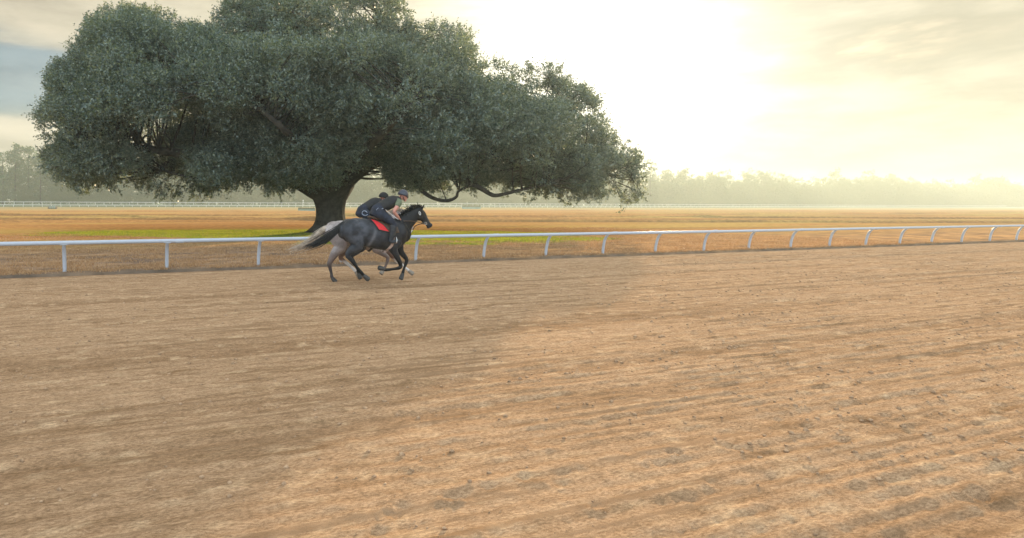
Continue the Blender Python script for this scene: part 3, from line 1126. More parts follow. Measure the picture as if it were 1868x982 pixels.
V_WOOD = V_FAR2 + 14
far_tree(28, 264, V_WOOD + 3, 8.5, 'pine', 'tall slim pine with small open crown above the hazy wood at far left', 3)
far_tree(52, 269, V_WOOD + 5, 12, 'pine', 'broad flat topped hazy tree just left of the oak crown', 4)
far_tree(5, 276, V_WOOD + 2, 13, 'broad', 'rounded hazy tree at the left edge of the picture', 5)
far_tree(74, 283, V_WOOD + 2, 10, 'broad', 'low hazy yellow green tree beside the left tip of the oak crown', 6)
far_tree(1186, 291, V_WOOD + 4, 11, 'pine', 'tall pale misty tree just right of the right tip of the oak', 8)


def woodland():
    kinds = [far_tree_mesh(20 + k, 1.0 * (24 + 2 * (k % 3)), 9 + (k % 3), 'pine' if k == 1 else 'broad') for k in range(6)]
    vs, fs, off = [], [], 0
    r = np.random.default_rng(5)
    for row, (dv, sc) in enumerate(((-1.0, 0.24), (0.8, 0.40), (2.5, 0.30), (5.0, 0.72), (11.0, 0.9), (18.0, 1.05), (24.0, 0.55), (28.0, 0.60), (33.0, 0.62))):
        u = U_FAR0 - 60
        while u < U_FAR0 + 1000:
            u += r.uniform(4.0, 7.0) * (0.55 if sc < 0.35 else 1)
            v0 = V_WOOD + dv + r.uniform(-2, 2)
            k = kinds[r.integers(6)] if row > 2 else kinds[2 * r.integers(3)]
            s = sc * r.uniform(0.72, 1.18) * (1.0 + 0.40 * (vnoise(np.array([u * 0.02]), np.array([1.0]), 7)[0] - 0.5))
            a = r.uniform(0, 6.28)
            R = np.array([[math.cos(a), math.sin(a), 0], [-math.sin(a), math.cos(a), 0], [0, 0, 1]])
            q = uv(u, v0)
            vs.append((k[0] @ R) * s + np.array([q.x, q.y, land_z(u, v0)]))
            fs.append(k[1] + off)
            off += len(k[0])
    return np.concatenate(vs), np.concatenate(fs)


wv, wf = woodland()
wood = link('far_woodland', mesh_np('far_woodland', wv, wf), M_FARLEAF)
tag(wood, 'misty grey green wood along the far side of the course behind the far rails', 'woodland', kind='stuff')

# ------------------------------------------------------------------ grass
def blades(name, U, V, hgt, wid, mat, dens_mask):
    k = len(U)
    keep = rng.random(k) < dens_mask
    U, V = U[keep], V[keep]
    k = len(U)
    Z = profile(U, V) - 0.01
    X, Y = U * E.x + V * N.x, U * E.y + V * N.y
    a = rng.random(k) * 2 * PI
    h = hgt * (0.5 + 0.9 * rng.random(k))
    w = wid * (0.7 + 0.6 * rng.random(k))
    base = np.stack([X, Y, Z], 1)
    side = np.stack([np.cos(a), np.sin(a), np.zeros(k)], 1) * w[:, None]
    bend = np.stack([rng.normal(0, 0.5, k), rng.normal(0, 0.5, k), np.ones(k)], 1) * h[:, None]
    v = np.stack([base - side, base + side, base + bend], 1).reshape(-1, 3)
    f = np.arange(len(v)).reshape(-1, 3)
    return link(name, mesh_np(name, v, f), mat)


M_GRASS = leaf_mat('green grass', (0.10, 0.18, 0.014), (0.24, 0.32, 0.026), (0.38, 0.37, 0.06), 0.5, 0.5, 0.2, 0.6)
M_DRY = leaf_mat('dry grass', (0.26, 0.150, 0.080), (0.36, 0.21, 0.112), (0.56, 0.38, 0.22), 0.25, 0.4, 0.05, 0.9, 1.3, (1.2, 1.0, 0.6))
n = 520000
U = rng.uniform(-24, 40, n); V = rng.uniform(V_RAIL + 1, V_RAIL + 42, n)
gm = green_mask(U, V)
go = blades('green_grass', U, V, 0.075, 0.012, M_GRASS, gm ** 1.4)
tag(go, 'bright green grass growing in the shelter of the oak', 'grass', kind='stuff')
n = 460000
U = rng.uniform(-18, 45, n); V = V_EDGE + 0.05 + 26 * rng.random(n) ** 1.4
cl = np.clip((fbm(U * 1.1, V * 1.6, 88, 3) - 0.36) * 4, 0.05, 1)
do = blades('dry_grass', U, V, 0.075, 0.012, M_DRY, (1 - 0.8 * green_mask(U, V)) * cl)
tag(do, 'short dry tan grass between the rail and the oak', 'grass', kind='stuff')

# clods on the track
M_CLOD = simple('dirt clods', (0.36, 0.235, 0.145), 1.0, 0.35, 20.0, 0.006, 0.1)
def clods(n):
    base = np.array([(1, 0, 0), (-1, 0, 0), (0, 1, 0), (0, -1, 0), (0, 0, 1), (0, 0, -1), (.6, .6, .55), (-.6, .6, .5), (.6, -.6, .5), (-.6, -.6, .55)], dtype=float)
    bm = bmesh.new()
    bmesh.ops.create_icosphere(bm, subdivisions=1, radius=1.0)
    bv = np.array([v.co[:] for v in bm.verts]); bf = np.array([[v.index for v in f.verts] for f in bm.faces])
    bm.free()
    V = V_EDGE - 0.1 - (V_EDGE - 2.0) * rng.random(n) ** 0.62
    U = rng.uniform(-20, 30, n) + 0.15 * V
    cl = fbm(U * 0.5, V * 2.2, 95, 3)
    k = rng.random(n) < np.clip((cl - 0.36) * 4, 0.06, 1)
    U, V = U[k], V[k]
    n = len(U)
    s = 0.004 + 0.022 * rng.random(n) ** 6 + 0.004 * (V / V_EDGE)
    Z = track_z(U, V) + s * 0.25
    X, Y = U * E.x + V * N.x, U * E.y + V * N.y
    sh = bv[None] * s[:, None, None] * (0.65 + 0.7 * rng.random((n, len(bv), 1))) * np.array([1.25, 1.0, 0.75])
    vs = (sh + np.stack([X, Y, Z], 1)[:, None, :]).reshape(-1, 3)
    fs = (bf[None] + (np.arange(n) * len(bv))[:, None, None]).reshape(-1, 3)
    return mesh_np('dirt_clods', vs, fs)
co = link('dirt_clods', clods(34000), M_CLOD)
tag(co, 'small crumbs of loose dirt scattered on the harrowed track', 'dirt', kind='stuff')
# ------------------------------------------------------------------ horses and riders
class Plane:
    """the upright plane a horse runs in: photo pixel + sideways offset -> the horse's own metres"""
    def __init__(self, v, px0, py_ground):
        self.v = v
        a, _ = unroll(px0, py_ground)
        r = Vector((a / F, 1, 0))
        self.o = r * (v / r.dot(N))
        self.o.z = 0

    def __call__(self, px, py, l=0.0):
        a, b = unroll(px, py)
        r = Vector((a / F, 1, -b / F))
        s = (self.o.dot(N) + l) / Vector((r.x, r.y, 0)).dot(N)
        w = r * s
        return Vector(((w - self.o).dot(E), l, H + w.z))


def bvh_of(me):
    return BVHTree.FromPolygons([v.co.copy() for v in me.vertices], [list(p.vertices) for p in me.polygons])


def on_skin(tree, x, z, side, off):
    """point on the skin seen from the side (side -1 = the camera's), lifted by off"""
    h = tree.ray_cast(Vector((x, side * 2.0, z)), Vector((0, -side, 0)))
    if h[0] is None:
        return None
    return h[0] + h[1].normalized() * off


def sheet_on(tree, corners, side, off, th, nu=10, nv=10):
    """cloth panel lying on the skin: corners are (x,z) a,b,c,d in order"""
    a, b, c, d = [Vector((p[0], p[1])) for p in corners]
    gr = []
    for i in range(nv + 1):
        row = []
        for j in range(nu + 1):
            s, t = j / nu, i / nv
            q = (a.lerp(b, s)).lerp(d.lerp(c, s), t)
            row.append(on_skin(tree, q.x, q.y, side, off) or Vector((q.x, side * 0.05, q.y)))
        gr.append(row)
    return gr


def add_sheet(g, gr, side, th):
    nv, nu = len(gr) - 1, len(gr[0]) - 1
    base = []
    for layer in (0, 1):
        for row in gr:
            for p in row:
                base.append(p + Vector((0, side * th * layer, 0)))
    w = nu + 1
    K = (nv + 1) * w
    fs = []
    for i in range(nv):
        for j in range(nu):
            q = (i * w + j, i * w + j + 1, (i + 1) * w + j + 1, (i + 1) * w + j)
            fs.append(q)
            fs.append(tuple(x + K for x in reversed(q)))
    for i in range(nv):
        fs.append((i * w, (i + 1) * w, (i + 1) * w + K, i * w + K))
        fs.append((i * w + nu, i * w + nu + K, (i + 1) * w + nu + K, (i + 1) * w + nu))
    for j in range(nu):
        fs.append((j, j + K, j + 1 + K, j + 1))
        fs.append((nv * w + j, nv * w + j + 1, nv * w + j + 1 + K, nv * w + j + K))
    g.add(base, fs)


def strap(g, tree, pts, side, wid, th=0.010, off=0.006, steps=14):
    """a flat strap lying on the skin along (x,z) points"""
    P = []
    for i in range(len(pts) - 1):
        for s in range(steps):
            t = s / steps
            P.append((pts[i][0] * (1 - t) + pts[i + 1][0] * t, pts[i][1] * (1 - t) + pts[i + 1][1] * t))
    P.append(pts[-1])
    hit = [on_skin(tree, x, z, side, off) for x, z in P]
    hit = [h for h in hit if h is not None]
    if len(hit) > 2:
        g.tube(hit, [(th, wid / 2)] * len(hit), 8, 1, up=Vector((0, 1, 0)))


def hair(name, mat, parent, spine, n, spread, thick, seed, root_spread=(0.03, 0.03), wave=0.02, tint=None, lenvar=0.35):
    """a lock of many tapering strands following a spine of points"""
    r = np.random.default_rng(seed)
    g = Geo()
    sp = [Vector(p) for p in spine]
    m = len(sp)
    for k in range(n):
        o = Vector((r.normal(0, root_spread[0]), r.normal(0, root_spread[1]), r.normal(0, root_spread[1])))
        d = Vector((r.normal(0, 1), r.normal(0, 1) * 0.8, r.normal(0, 1))) * spread
        cut = 1.0 - lenvar * r.random()
        path, ra = [], []
        steps = 7
        for i in range(steps + 1):
            t = i / steps * cut
            f = t * (m - 1)
            j = min(int(f), m - 2)
            c = sp[j].lerp(sp[j + 1], f - j)
            path.append(c + o * (1 - t * 0.3) + d * math.sin(min(1.0, t * 1.25) * PI * 0.5) * (0.55 + 0.45 * math.sin(t * PI)) + Vector((0, 0, wave * math.sin(t * 7 + k))))
            ra.append(thick * (1 - 0.8 * (i / steps) ** 1.5))
        g.tube(path, ra, 5, 1, cap=False)
    return g.build(name, mat, parent)


M_COAT = tinted('horse coat', 0.5, 0.25, 5.0, 0.002, 0.22, 120.0, 0.0, (1, 1, 1))
M_BLACKHAIR = simple('black hair', (0.010, 0.010, 0.011), 0.5, 0.4, 20, 0, 0.35)
M_PALEHAIR = simple('pale hair', (0.42, 0.34, 0.27), 0.6, 0.35, 9, 0, 0.3)
M_HOOF = simple('hoof horn', (0.05, 0.047, 0.045), 0.6, 0.3, 20)
M_HOOF_PALE = simple('pale hoof', (0.26, 0.22, 0.18), 0.6, 0.3, 20)
M_LEATHER = simple('black leather', (0.014, 0.012, 0.011), 0.45, 0.3, 20)
M_BROWNLEATHER = simple('brown leather', (0.07, 0.04, 0.024), 0.5, 0.3, 20)
M_RED = simple('red cloth', (0.62, 0.022, 0.03), 0.75, 0.12, 30, 0.002)
M_DARKTRIM = simple('dark binding', (0.02, 0.018, 0.02), 0.7, 0.2, 20)
M_OLIVE = simple('olive felt pad', (0.055, 0.06, 0.038), 0.9, 0.3, 30, 0.002)
M_GIRTH = simple('pale pink girth', (0.42, 0.30, 0.25), 0.7, 0.15, 20)
M_CREAM = simple('white cotton', (0.70, 0.68, 0.66), 0.8, 0.1, 20)
M_STEEL = simple('steel', (0.75, 0.75, 0.74), 0.25, 0.1, 20, 0, 0.5, 0.9)
M_EYE = simple('dark eye', (0.008, 0.006, 0.005), 0.08, 0.1, 20, 0, 0.6)
M_SKIN = simple('sun reddened skin', (0.52, 0.24, 0.185), 0.5, 0.10, 12)
M_DENIM = simple('dark denim', (0.012, 0.016, 0.030), 0.8, 0.45, 9, 0.003)
M_VEST = simple('black vest', (0.011, 0.011, 0.013), 0.7, 0.35, 14, 0.003)
M_SAGE = simple('sage green shirt', (0.13, 0.155, 0.095), 0.85, 0.2, 12, 0.004)
M_HELMET = simple('dark slate helmet', (0.030, 0.035, 0.055), 0.32, 0.15, 10, 0, 0.5)
M_HELMET2 = simple('black helmet cover', (0.014, 0.014, 0.016), 0.8, 0.3, 14, 0.003)
M_BOOT = simple('grey black boots', (0.026, 0.030, 0.037), 0.55, 0.4, 10, 0.003)
M_HAIR = simple('auburn hair', (0.13, 0.032, 0.016), 0.6, 0.3, 20)
M_EMBLEM = simple('pale stitching', (0.30, 0.34, 0.42), 0.8, 0.2, 20)


def make_horse(P, T, name, label, coat, hairmat, hoofmats, tail, seed):
    """P plane, T landmarks in photo pixels"""
    root = empty(name, (P.o.x, P.o.y, 0), HEAD)
    tag(root, label, 'horse')
    g = Geo()
    tr = T['trunk']
    path, rad = [], []
    for px, yt, yb, w in tr:
        a, b = P(px, yt), P(px, yb)
        path.append((a + b) / 2)
        rad.append((w, (a.z - b.z) / 2))
    g.tube(path, rad, 28, 3)
    # haunches and shoulders
    for px, py, l, r in T['muscle']:
        for s in (-1, 1):
            g.ball(P(px, py, 0) + Vector((0, s * l, 0)), r, 16, 10)
    g.tube([P(*p) for p in T['neck']], T['neck_r'], 20, 4)
    g.tube([P(*p) for p in T['head']], T['head_r'], 20, 4)
    for p in T['jaw']:
        g.ball(P(*p[:2]), p[2], 14, 9)
    for leg in T['legs']:
        g.tube([P(*p) for p in leg['p']], leg['r'], 16, 4)
    for base, tip in T['ears']:
        a, b = P(*base), P(*tip)
        g.tube([a, a.lerp(b, 0.45) + Vector((0, 0, .004)), b], [(0.030, 0.036), (0.030, 0.032), (0.012, 0.012)], 10, 3)
    body = g.organic('body', 0.0135, 4)
    V = verts_of(body)
    legs_px = T['legs']
    set_tint(body, coat(V, P))
    link('body', body, M_COAT, root)
    tree = bvh_of(body)
    # hooves
    for leg, hm in zip(T['legs'], hoofmats):
        a, b = P(*leg['p'][-1]), P(*leg['hoof'])
        Geo().tube([a.lerp(b, -0.15), a.lerp(b, 0.35), b], [(0.050, 0.052), (0.058, 0.060), (0.066, 0.070)], 14, 2).build('hoof', hm, root)
    # eyes, nostrils
    for s in (-1, 1):
        e = P(*T['eye'])
        q = on_skin(tree, e.x, e.z, s, -0.008)
        if q:
            Geo().ball(q, (0.022, 0.016, 0.020), 10, 7).build('eye', M_EYE, root)
    hair('tail', hairmat, root, [P(*p) for p in tail['spine']], tail['n'], tail['spread'], tail['thick'], seed, (0.035, 0.03), 0.012, None, tail.get('lenvar', 0.4))
    # mane: short tufts falling along the crest
    g = Geo()
    r = np.random.default_rng(seed + 5)
    cr = [P(*p) for p in T['crest']]
    for k in range(170):
        f = r.random() * (len(cr) - 1)
        j = min(int(f), len(cr) - 2)
        c = cr[j].lerp(cr[j + 1], f - j) + Vector((0, r.normal(0, 0.015), 0))
        d = Vector((-0.55 + r.normal(0, .25), -0.35 + r.normal(0, .5), 0.10 + r.normal(0, .35))) * (0.10 + 0.07 * r.random())
        g.tube([c - Vector((0, 0, 0.03)), c + d * 0.5 + Vector((0, 0, 0.035)), c + d], [0.013, 0.010, 0.003], 5, 2, cap=False)
    g.build('mane', hairmat, root)
    return root, tree


# ---- the dark grey in front
PF = Plane((lambda p: p.dot(N))(ground(690, 520.5)), 690, 520.5)
TF = dict(
    trunk=[(625, 407, 436, .15), (634, 400.5, 442, .22), (648, 397.5, 446, .27), (662, 398.5, 449, .285), (676, 401, 452, .29), (691, 403, 455, .305), (706, 402, 457, .30), (719, 398, 456, .265), (731, 401, 450, .225), (740, 409, 442, .15)],
    muscle=[(640, 420, .13, (.30, .16, .30)), (650, 432, .14, (.20, .13, .24)), (727, 424, .12, (.20, .13, .30)), (716, 436, .13, (.20, .13, .20))],
    neck=[(724, 420), (735, 410.5), (746, 400.5), (756, 392), (765, 386)],
    neck_r=[(.17, .33), (.14, .285), (.11, .225), (.095, .185), (.085, .14)],
    head=[(764.5, 385.5), (769.5, 393), (775, 401.5), (780, 408), (784.5, 412.5)],
    head_r=[(.085, .12), (.085, .135), (.072, .105), (.058, .080), (.056, .068)],
    jaw=[(764.5, 396, .105), (785.5, 411, .055), (781, 414.5, .045)],
    legs=[
        dict(p=[(646, 428, -.13), (652, 446, -.15), (643, 455, -.15), (634, 465, -.14), (642, 476, -.14), (652, 489, -.13), (659.5, 498, -.13), (665, 504, -.13)],
             r=[(.15, .27), (.12, .20), (.085, .125), (.052, .076), (.038, .052), (.033, .042), (.041, .050), (.034, .038)], hoof=(671, 509.3, -.13)),
        dict(p=[(650, 430, .13), (658, 447, .15), (650, 457, .15), (640, 468, .14), (646, 479, .13), (651.5, 490, .13), (654, 497, .13), (655, 501, .13)],
             r=[(.15, .26), (.12, .19), (.085, .12), (.052, .074), (.038, .050), (.033, .040), (.041, .048), (.034, .038)], hoof=(657, 506.5, .13)),
        dict(p=[(722, 440, -.14), (717, 452, -.15), (722, 464, -.14), (730.5, 482, -.13), (729, 488.5, -.13), (718, 491, -.13), (704, 492.5, -.12), (699, 490.5, -.12)],
             r=[(.13, .19), (.10, .145), (.068, .090), (.050, .058), (.046, .054), (.030, .038), (.040, .047), (.034, .038)], hoof=(692.5, 488.8, -.12)),
        dict(p=[(726, 440, .13), (728, 453, .14), (733, 462, .13), (741.5, 473, .12), (741, 479, .12), (737.5, 489, .12), (735, 497.5, .12), (734, 501.5, .12)],
             r=[(.12, .18), (.10, .14), (.065, .085), (.050, .060), (.045, .052), (.030, .036), (.040, .046), (.034, .038)], hoof=(731.7, 508.2, .12)),
    ],
    ears=[((769.3, 381.5, -.055), (774.2, 373.6, -.075)), ((766.5, 381, .055), (769.5, 374.0, .075))],
    eye=(772.3, 393.2), crest=[(727, 397.5), (736, 390.5), (745, 383.5), (754, 379), (763, 377.5), (770, 380)])


def coat_front(V, P):
    x, y, z = V[:, 0], V[:, 1], V[:, 2]
    d = fbm(x * 6 + 3, z * 7 + y * 4, 12, 4)
    body = lerp3((0.026, 0.028, 0.035), (0.064, 0.068, 0.082), np.clip((d - 0.35) * 3, 0, 1))
    # paler rump and flank edge, darker shoulder and neck, black points
    xr = P(650, 420).x
    rump = np.exp(-((x - xr) / 0.42) ** 2 - ((z - 1.45) / 0.42) ** 2)
    c = lerp3((0.012, 0.0125, 0.015), body, np.clip(0.35 + 0.9 * rump, 0, 1))
    fl = np.exp(-((x - P(672, 430).x - 0.08 * np.sin(z * 5)) / 0.05) ** 2) * np.exp(-((z - 1.25) / 0.28) ** 2)
    c = lerp3(c, (0.16, 0.163, 0.18), np.clip(fl * 0.7, 0, 1))
    neck = np.clip((x - P(724, 420).x) / 0.25, 0, 1)
    c = lerp3(c, (0.008, 0.008, 0.010), neck * 0.85)
    face = np.exp(-((x - P(779, 405).x) / 0.16) ** 2) * (x > P(768, 400).x)
    c = lerp3(c, (0.030, 0.032, 0.039), face * 0.7)
    low = np.clip((0.86 - z) / 0.25, 0, 1)
    c = lerp3(c, (0.006, 0.006, 0.007), low)
    return c


front, skinF = make_horse(PF, TF, 'horse', 'dark grey horse with black legs and red saddle cloth galloping nearest the camera', coat_front, M_BLACKHAIR, [M_HOOF] * 4,
    dict(spine=[(627, 409), (617, 418), (605, 427), (593, 436), (581, 443), (568, 449), (554, 453)], n=190, spread=0.054, thick=0.010, lenvar=0.55), 21)

# tack of the front horse
def side_xy(P, *pts):
    return [(P(*p).x, P(*p).z) for p in pts]


g = Geo()
for s in (-1, 1):
    gr = sheet_on(skinF, side_xy(PF, (671.5, 400.2), (696, 406.5), (705, 424), (682.5, 418.8)), s, 0.016, 0.012, 12, 10)
    add_sheet(g, gr, s, 0.012)
cloth = g.build('saddle_cloth', M_RED, front)
g = Geo()
for s in (-1, 1):
    for q in ([(671.5, 400), (682.5, 419.2)], [(682.5, 419.2), (705, 424.4)], [(671, 399.6), (697, 406.2)], [(697, 406.2), (705.5, 424)]):
        strap(g, skinF, side_xy(PF, *q), s, 0.030, 0.012, 0.024)
g.build('binding', M_DARKTRIM, cloth)
sd = Geo()
a = [PF(675, 396.2), PF(683, 398.6), PF(693, 400.2), PF(703, 399.6), PF(711, 396.5)]
sd.tube(a, [(.10, .035), (.17, .045), (.16, .045), (.13, .045), (.08, .05)], 16, 4)
for s in (-1, 1):
    gr = sheet_on(skinF, side_xy(PF, (686, 403.5), (712, 402), (719, 424), (703, 426)), s, 0.034, 0.016, 12, 10)
    add_sheet(sd, gr, s, 0.018)
saddle = sd.build('saddle', M_BROWNLEATHER, front)
g = Geo()
for s in (-1, 1):
    gr = sheet_on(skinF, side_xy(PF, (679, 400.5), (699, 405), (706.5, 421), (699.5, 417)), s, 0.030, 0.012, 10, 6)
    add_sheet(g, gr, s, 0.010)
g.build('felt_pad', M_OLIVE, saddle)
g = Geo()
for s in (-1, 1):
    strap(g, skinF, side_xy(PF, (708.5, 424), (708, 436), (707.5, 447), (703, 456), (700.5, 457.2)), s, 0.085, 0.010, 0.010, 8)
cg = [on_skin(skinF, *side_xy(PF, (701, 456.6))[0], s, 0.012) for s in (-1, 1)]
if all(cg):
    mid = Vector((cg[0].x, 0, min(c.z for c in cg) - 0.05))
    g.tube([cg[0], mid + Vector((0, -.08, .01)), mid + Vector((0, .08, .01)), cg[1]], [(0.010, 0.042)] * 4, 8, 4)
g.build('girth', M_GIRTH, front)

g = Geo()
for s in (-1, 1):
    strap(g, skinF, side_xy(PF, (766.5, 381), (770.5, 391), (773.5, 400), (774.5, 406.5)), s, 0.022, 0.006, 0.004, 6)
    strap(g, skinF, side_xy(PF, (767, 383.5), (771.5, 385)), s, 0.022, 0.006, 0.004, 6)
    strap(g, skinF, side_xy(PF, (771, 405.5), (776, 402.5), (780.8, 401.5)), s, 0.026, 0.007, 0.004, 6)
    strap(g, skinF, side_xy(PF, (765, 384), (763, 393), (762, 401)), s, 0.020, 0.006, 0.004, 6)
bridle = g.build('bridle', M_LEATHER, front)
g = Geo()
e = PF(762.2, 389.2)
q = on_skin(skinF, e.x, e.z, -1, 0.018)
ring = [q + Vector((0.026 * math.cos(t) - 0.012 * math.sin(t), -0.004, 0.045 * math.sin(t))) for t in np.linspace(0, 2 * PI, 25)]
g.tube(ring, [(0.005, 0.0085)] * 25, 8, 1)
g.build('number_tag', M_CREAM, bridle)
g = Geo()
for s in (-1, 1):
    e = PF(774.8, 407.6)
    q = on_skin(skinF, e.x, e.z, s, 0.012)
    if q:
        rg = [q + Vector((0.034 * math.cos(t), 0, 0.034 * math.sin(t))) for t in np.linspace(0, 2 * PI, 21)]
        g.tube(rg, [0.007] * 21, 8, 1)
g.build('bit', M_STEEL, bridle)
g = Geo()
for s in (-1, 1):
    e = PF(774.8, 407.6)
    q = on_skin(skinF, e.x, e.z, s, 0.016)
    pa = [q, PF(764, 406, s * .15), PF(752, 403.6, s * .17), PF(742, 403.2, s * .16), PF(733.5, 403.0, s * .10), PF(731, 402.5, s * .07)]
    g.tube(pa, [(0.005, 0.012)] * len(pa), 6, 4)
g.build('reins', M_BROWNLEATHER, front)
g = Geo()
strap(g, skinF, side_xy(PF, (733, 404), (738, 414), (744, 424), (747, 431)), -1, 0.026, 0.006, 0.006, 8)
strap(g, skinF, side_xy(PF, (733, 404), (738, 414), (744, 424), (747, 431)), 1, 0.026, 0.006, 0.006, 8)
pa = [PF(744.5, 432.5, 0.0), PF(751, 423.5, -.03), PF(757.5, 412.5, -.05), PF(768, 408.8, -.07), PF(774, 408, -.09)]
g.tube(pa, [(0.007, 0.013)] * len(pa), 6, 5)
mart = g.build('martingale', M_LEATHER, front)
g = Geo()
g.tube([PF(745.5, 430.0, -.075), PF(749, 425.5, -.075), PF(752.2, 420, -.08)], [(0.006, 0.014)] * 3, 6, 4)
g.build('white_strap', M_CREAM, mart)

# ---- the pale roan behind
PB = Plane(PF.v + 1.22, 672, 515)


def bx(px, py):
    return 619.5 + (px - 648) * 0.955, 515 + (py - 520.5) * 0.915


def bt(p):
    return bx(p[0], p[1]) + tuple(p[2:])


TB = dict(
    trunk=[bx(a, t) + (bx(a, b)[1], w) for a, t, b, w in TF['trunk']],
    muscle=[bt(p) for p in TF['muscle']],
    neck=[bt(p) for p in TF['neck']], neck_r=TF['neck_r'],
    head=[bt(p) for p in TF['head']], head_r=TF['head_r'],
    jaw=[bt(p) for p in TF['jaw']],
    legs=[
        dict(p=[(615, 430, -.13), (621, 449, -.15), (612, 460, -.15), (601.5, 479.5, -.14), (602, 488, -.14), (604.5, 499, -.13), (605.3, 505, -.13), (607.5, 509, -.13)],
             r=[(.15, .27), (.125, .21), (.09, .135), (.055, .078), (.040, .054), (.034, .043), (.042, .052), (.036, .042)], hoof=(611.5, 513.6, -.13)),
        dict(p=[(622, 432, .13), (630, 449, .15), (627, 458, .15), (621.5, 470, .14), (630, 478, .13), (641, 487.5, .13), (647, 493, .13), (650, 497, .13)],
             r=[(.15, .26), (.12, .19), (.085, .12), (.052, .074), (.040, .052), (.034, .042), (.041, .048), (.034, .038)], hoof=(653.5, 502.5, .13)),
        dict(p=[(688, 442, -.14), (686, 453, -.15), (694, 460, -.14), (706.5, 468.5, -.13), (707.3, 474, -.13), (704, 484, -.13), (701, 490, -.12), (699, 493.5, -.12)],
             r=[(.13, .19), (.10, .145), (.068, .090), (.050, .058), (.046, .054), (.032, .038), (.041, .047), (.034, .038)], hoof=(695.5, 498.5, -.12)),
        dict(p=[(694, 442, .13), (703, 453, .14), (714, 465, .13), (727, 478.5, .12), (731, 482, .12), (739, 488.5, .12), (744, 492.5, .12), (747, 495, .12)],
             r=[(.12, .18), (.10, .14), (.065, .085), (.050, .060), (.045, .052), (.032, .038), (.041, .046), (.034, .038)], hoof=(752, 499, .12)),
    ],
    ears=[(bt(a), bt(b)) for a, b in TF['ears']],
    eye=bx(*TF['eye']), crest=[bt(p) for p in TF['crest']])


def coat_back(V, P):
    x, y, z = V[:, 0], V[:, 1], V[:, 2]
    d = fbm(x * 7 + 3, z * 7 + y * 5, 15, 3)
    c = lerp3((0.26, 0.215, 0.205), (0.38, 0.33, 0.32), np.clip((d - 0.3) * 2.5, 0, 1))
    c = lerp3(c, (0.17, 0.125, 0.112), np.clip((0.95 - z) / 0.3, 0, 1) * (y < 0))
    c = lerp3(c, (0.14, 0.075, 0.055), np.clip((1.0 - z) / 0.3, 0, 1) * (y > 0))
    c = lerp3(c, (0.060, 0.050, 0.050), np.clip((0.62 - z) / 0.25, 0, 1) * (y < 0) * (x < 0))
    c = lerp3(c, (0.62, 0.58, 0.55), np.clip((0.60 - z) / 0.12, 0, 1) * (y > 0))
    return c


back, skinB = make_horse(PB, TB, 'horse', 'pale roan horse with flowing pale tail, half hidden behind the dark grey horse', coat_back, M_PALEHAIR, [M_HOOF, M_HOOF_PALE, M_HOOF_PALE, M_HOOF_PALE],
    dict(spine=[(599, 414), (591, 419), (579, 429), (567, 440), (553, 448), (538, 454), (522, 459)], n=120, spread=0.062, thick=0.010, lenvar=0.5), 31)
sd = Geo()
a = [bx(675, 396.2), bx(683, 398.6), bx(693, 400.2), bx(703, 399.6), bx(711, 396.5)]
sd.tube([PB(*p) for p in a], [(.10, .035), (.17, .045), (.16, .045), (.13, .045), (.08, .05)], 16, 4)
for s in (-1, 1):
    gr = sheet_on(skinB, side_xy(PB, bx(686, 403.5), bx(712, 402), bx(719, 424), bx(703, 426)), s, 0.034, 0.016, 12, 10)
    add_sheet(sd, gr, s, 0.018)
sd.build('saddle', M_BROWNLEATHER, back)
g = Geo()
for s in (-1, 1):
    strap(g, skinB, side_xy(PB, *[bx(*p) for p in ((766.5, 381), (770.5, 391), (773.5, 400), (774.5, 406.5))]), s, 0.022, 0.006, 0.004, 6)
    strap(g, skinB, side_xy(PB, *[bx(*p) for p in ((771, 405.5), (776, 402.5), (780.8, 401.5))]), s, 0.026, 0.007, 0.004, 6)
g.build('bridle', M_LEATHER, back)
g = Geo()
for s in (-1, 1):
    strap(g, skinB, side_xy(PB, *[bx(*p) for p in ((708.5, 424), (708, 436), (707.5, 447), (703, 456), (700.5, 457.2))]), s, 0.085, 0.010, 0.010, 8)
g.tube([PB(662, 453.5, -.05), PB(672, 457.5, -.03), PB(680, 455.5, -.05)], [0.005] * 3, 6, 5)
g.build('girth', M_LEATHER, back)
g = Geo()
for s in (-1, 1):
    e = PB(*bx(774.8, 407.6))
    q = on_skin(skinB, e.x, e.z, s, 0.016)
    if q:
        pa = [q, PB(*bx(752, 403.6), s * .17), PB(*bx(742, 403.2), s * .16), PB(*bx(733.5, 402.0), s * .09)]
        g.tube(pa, [(0.005, 0.012)] * len(pa), 6, 4)
g.build('reins', M_LEATHER, back)


# ---- riders
def hand(g, c, fwd, s):
    """palm with four fingers curled round the rein and a thumb on top"""
    fwd = fwd.normalized()
    up = Vector((0, 0, 1)); up = (up - fwd * up.dot(fwd)).normalized()
    out = Vector((0, s, 0))
    g.tube([c - fwd * 0.045, c, c + fwd * 0.035], [(0.020, 0.036), (0.020, 0.043), (0.017, 0.040)], 10, 2)
    for k, L in enumerate((0.90, 1.0, 0.95, 0.78)):
        b = c + fwd * 0.045 + up * (0.030 - 0.020 * k) + out * 0.010
        g.tube([b, b + fwd * 0.026 * L, b + fwd * 0.030 * L - out * 0.022, b + fwd * 0.010 * L - out * 0.036], [0.0095, 0.0095, 0.009, 0.008], 8, 3)
    t = c - fwd * 0.012 + up * 0.036
    g.tube([t - up * .01, t + up * 0.012 + fwd * 0.022 - out * 0.004, t + up * 0.004 + fwd * 0.056 - out * 0.014], [0.012, 0.011, 0.009], 8, 3)


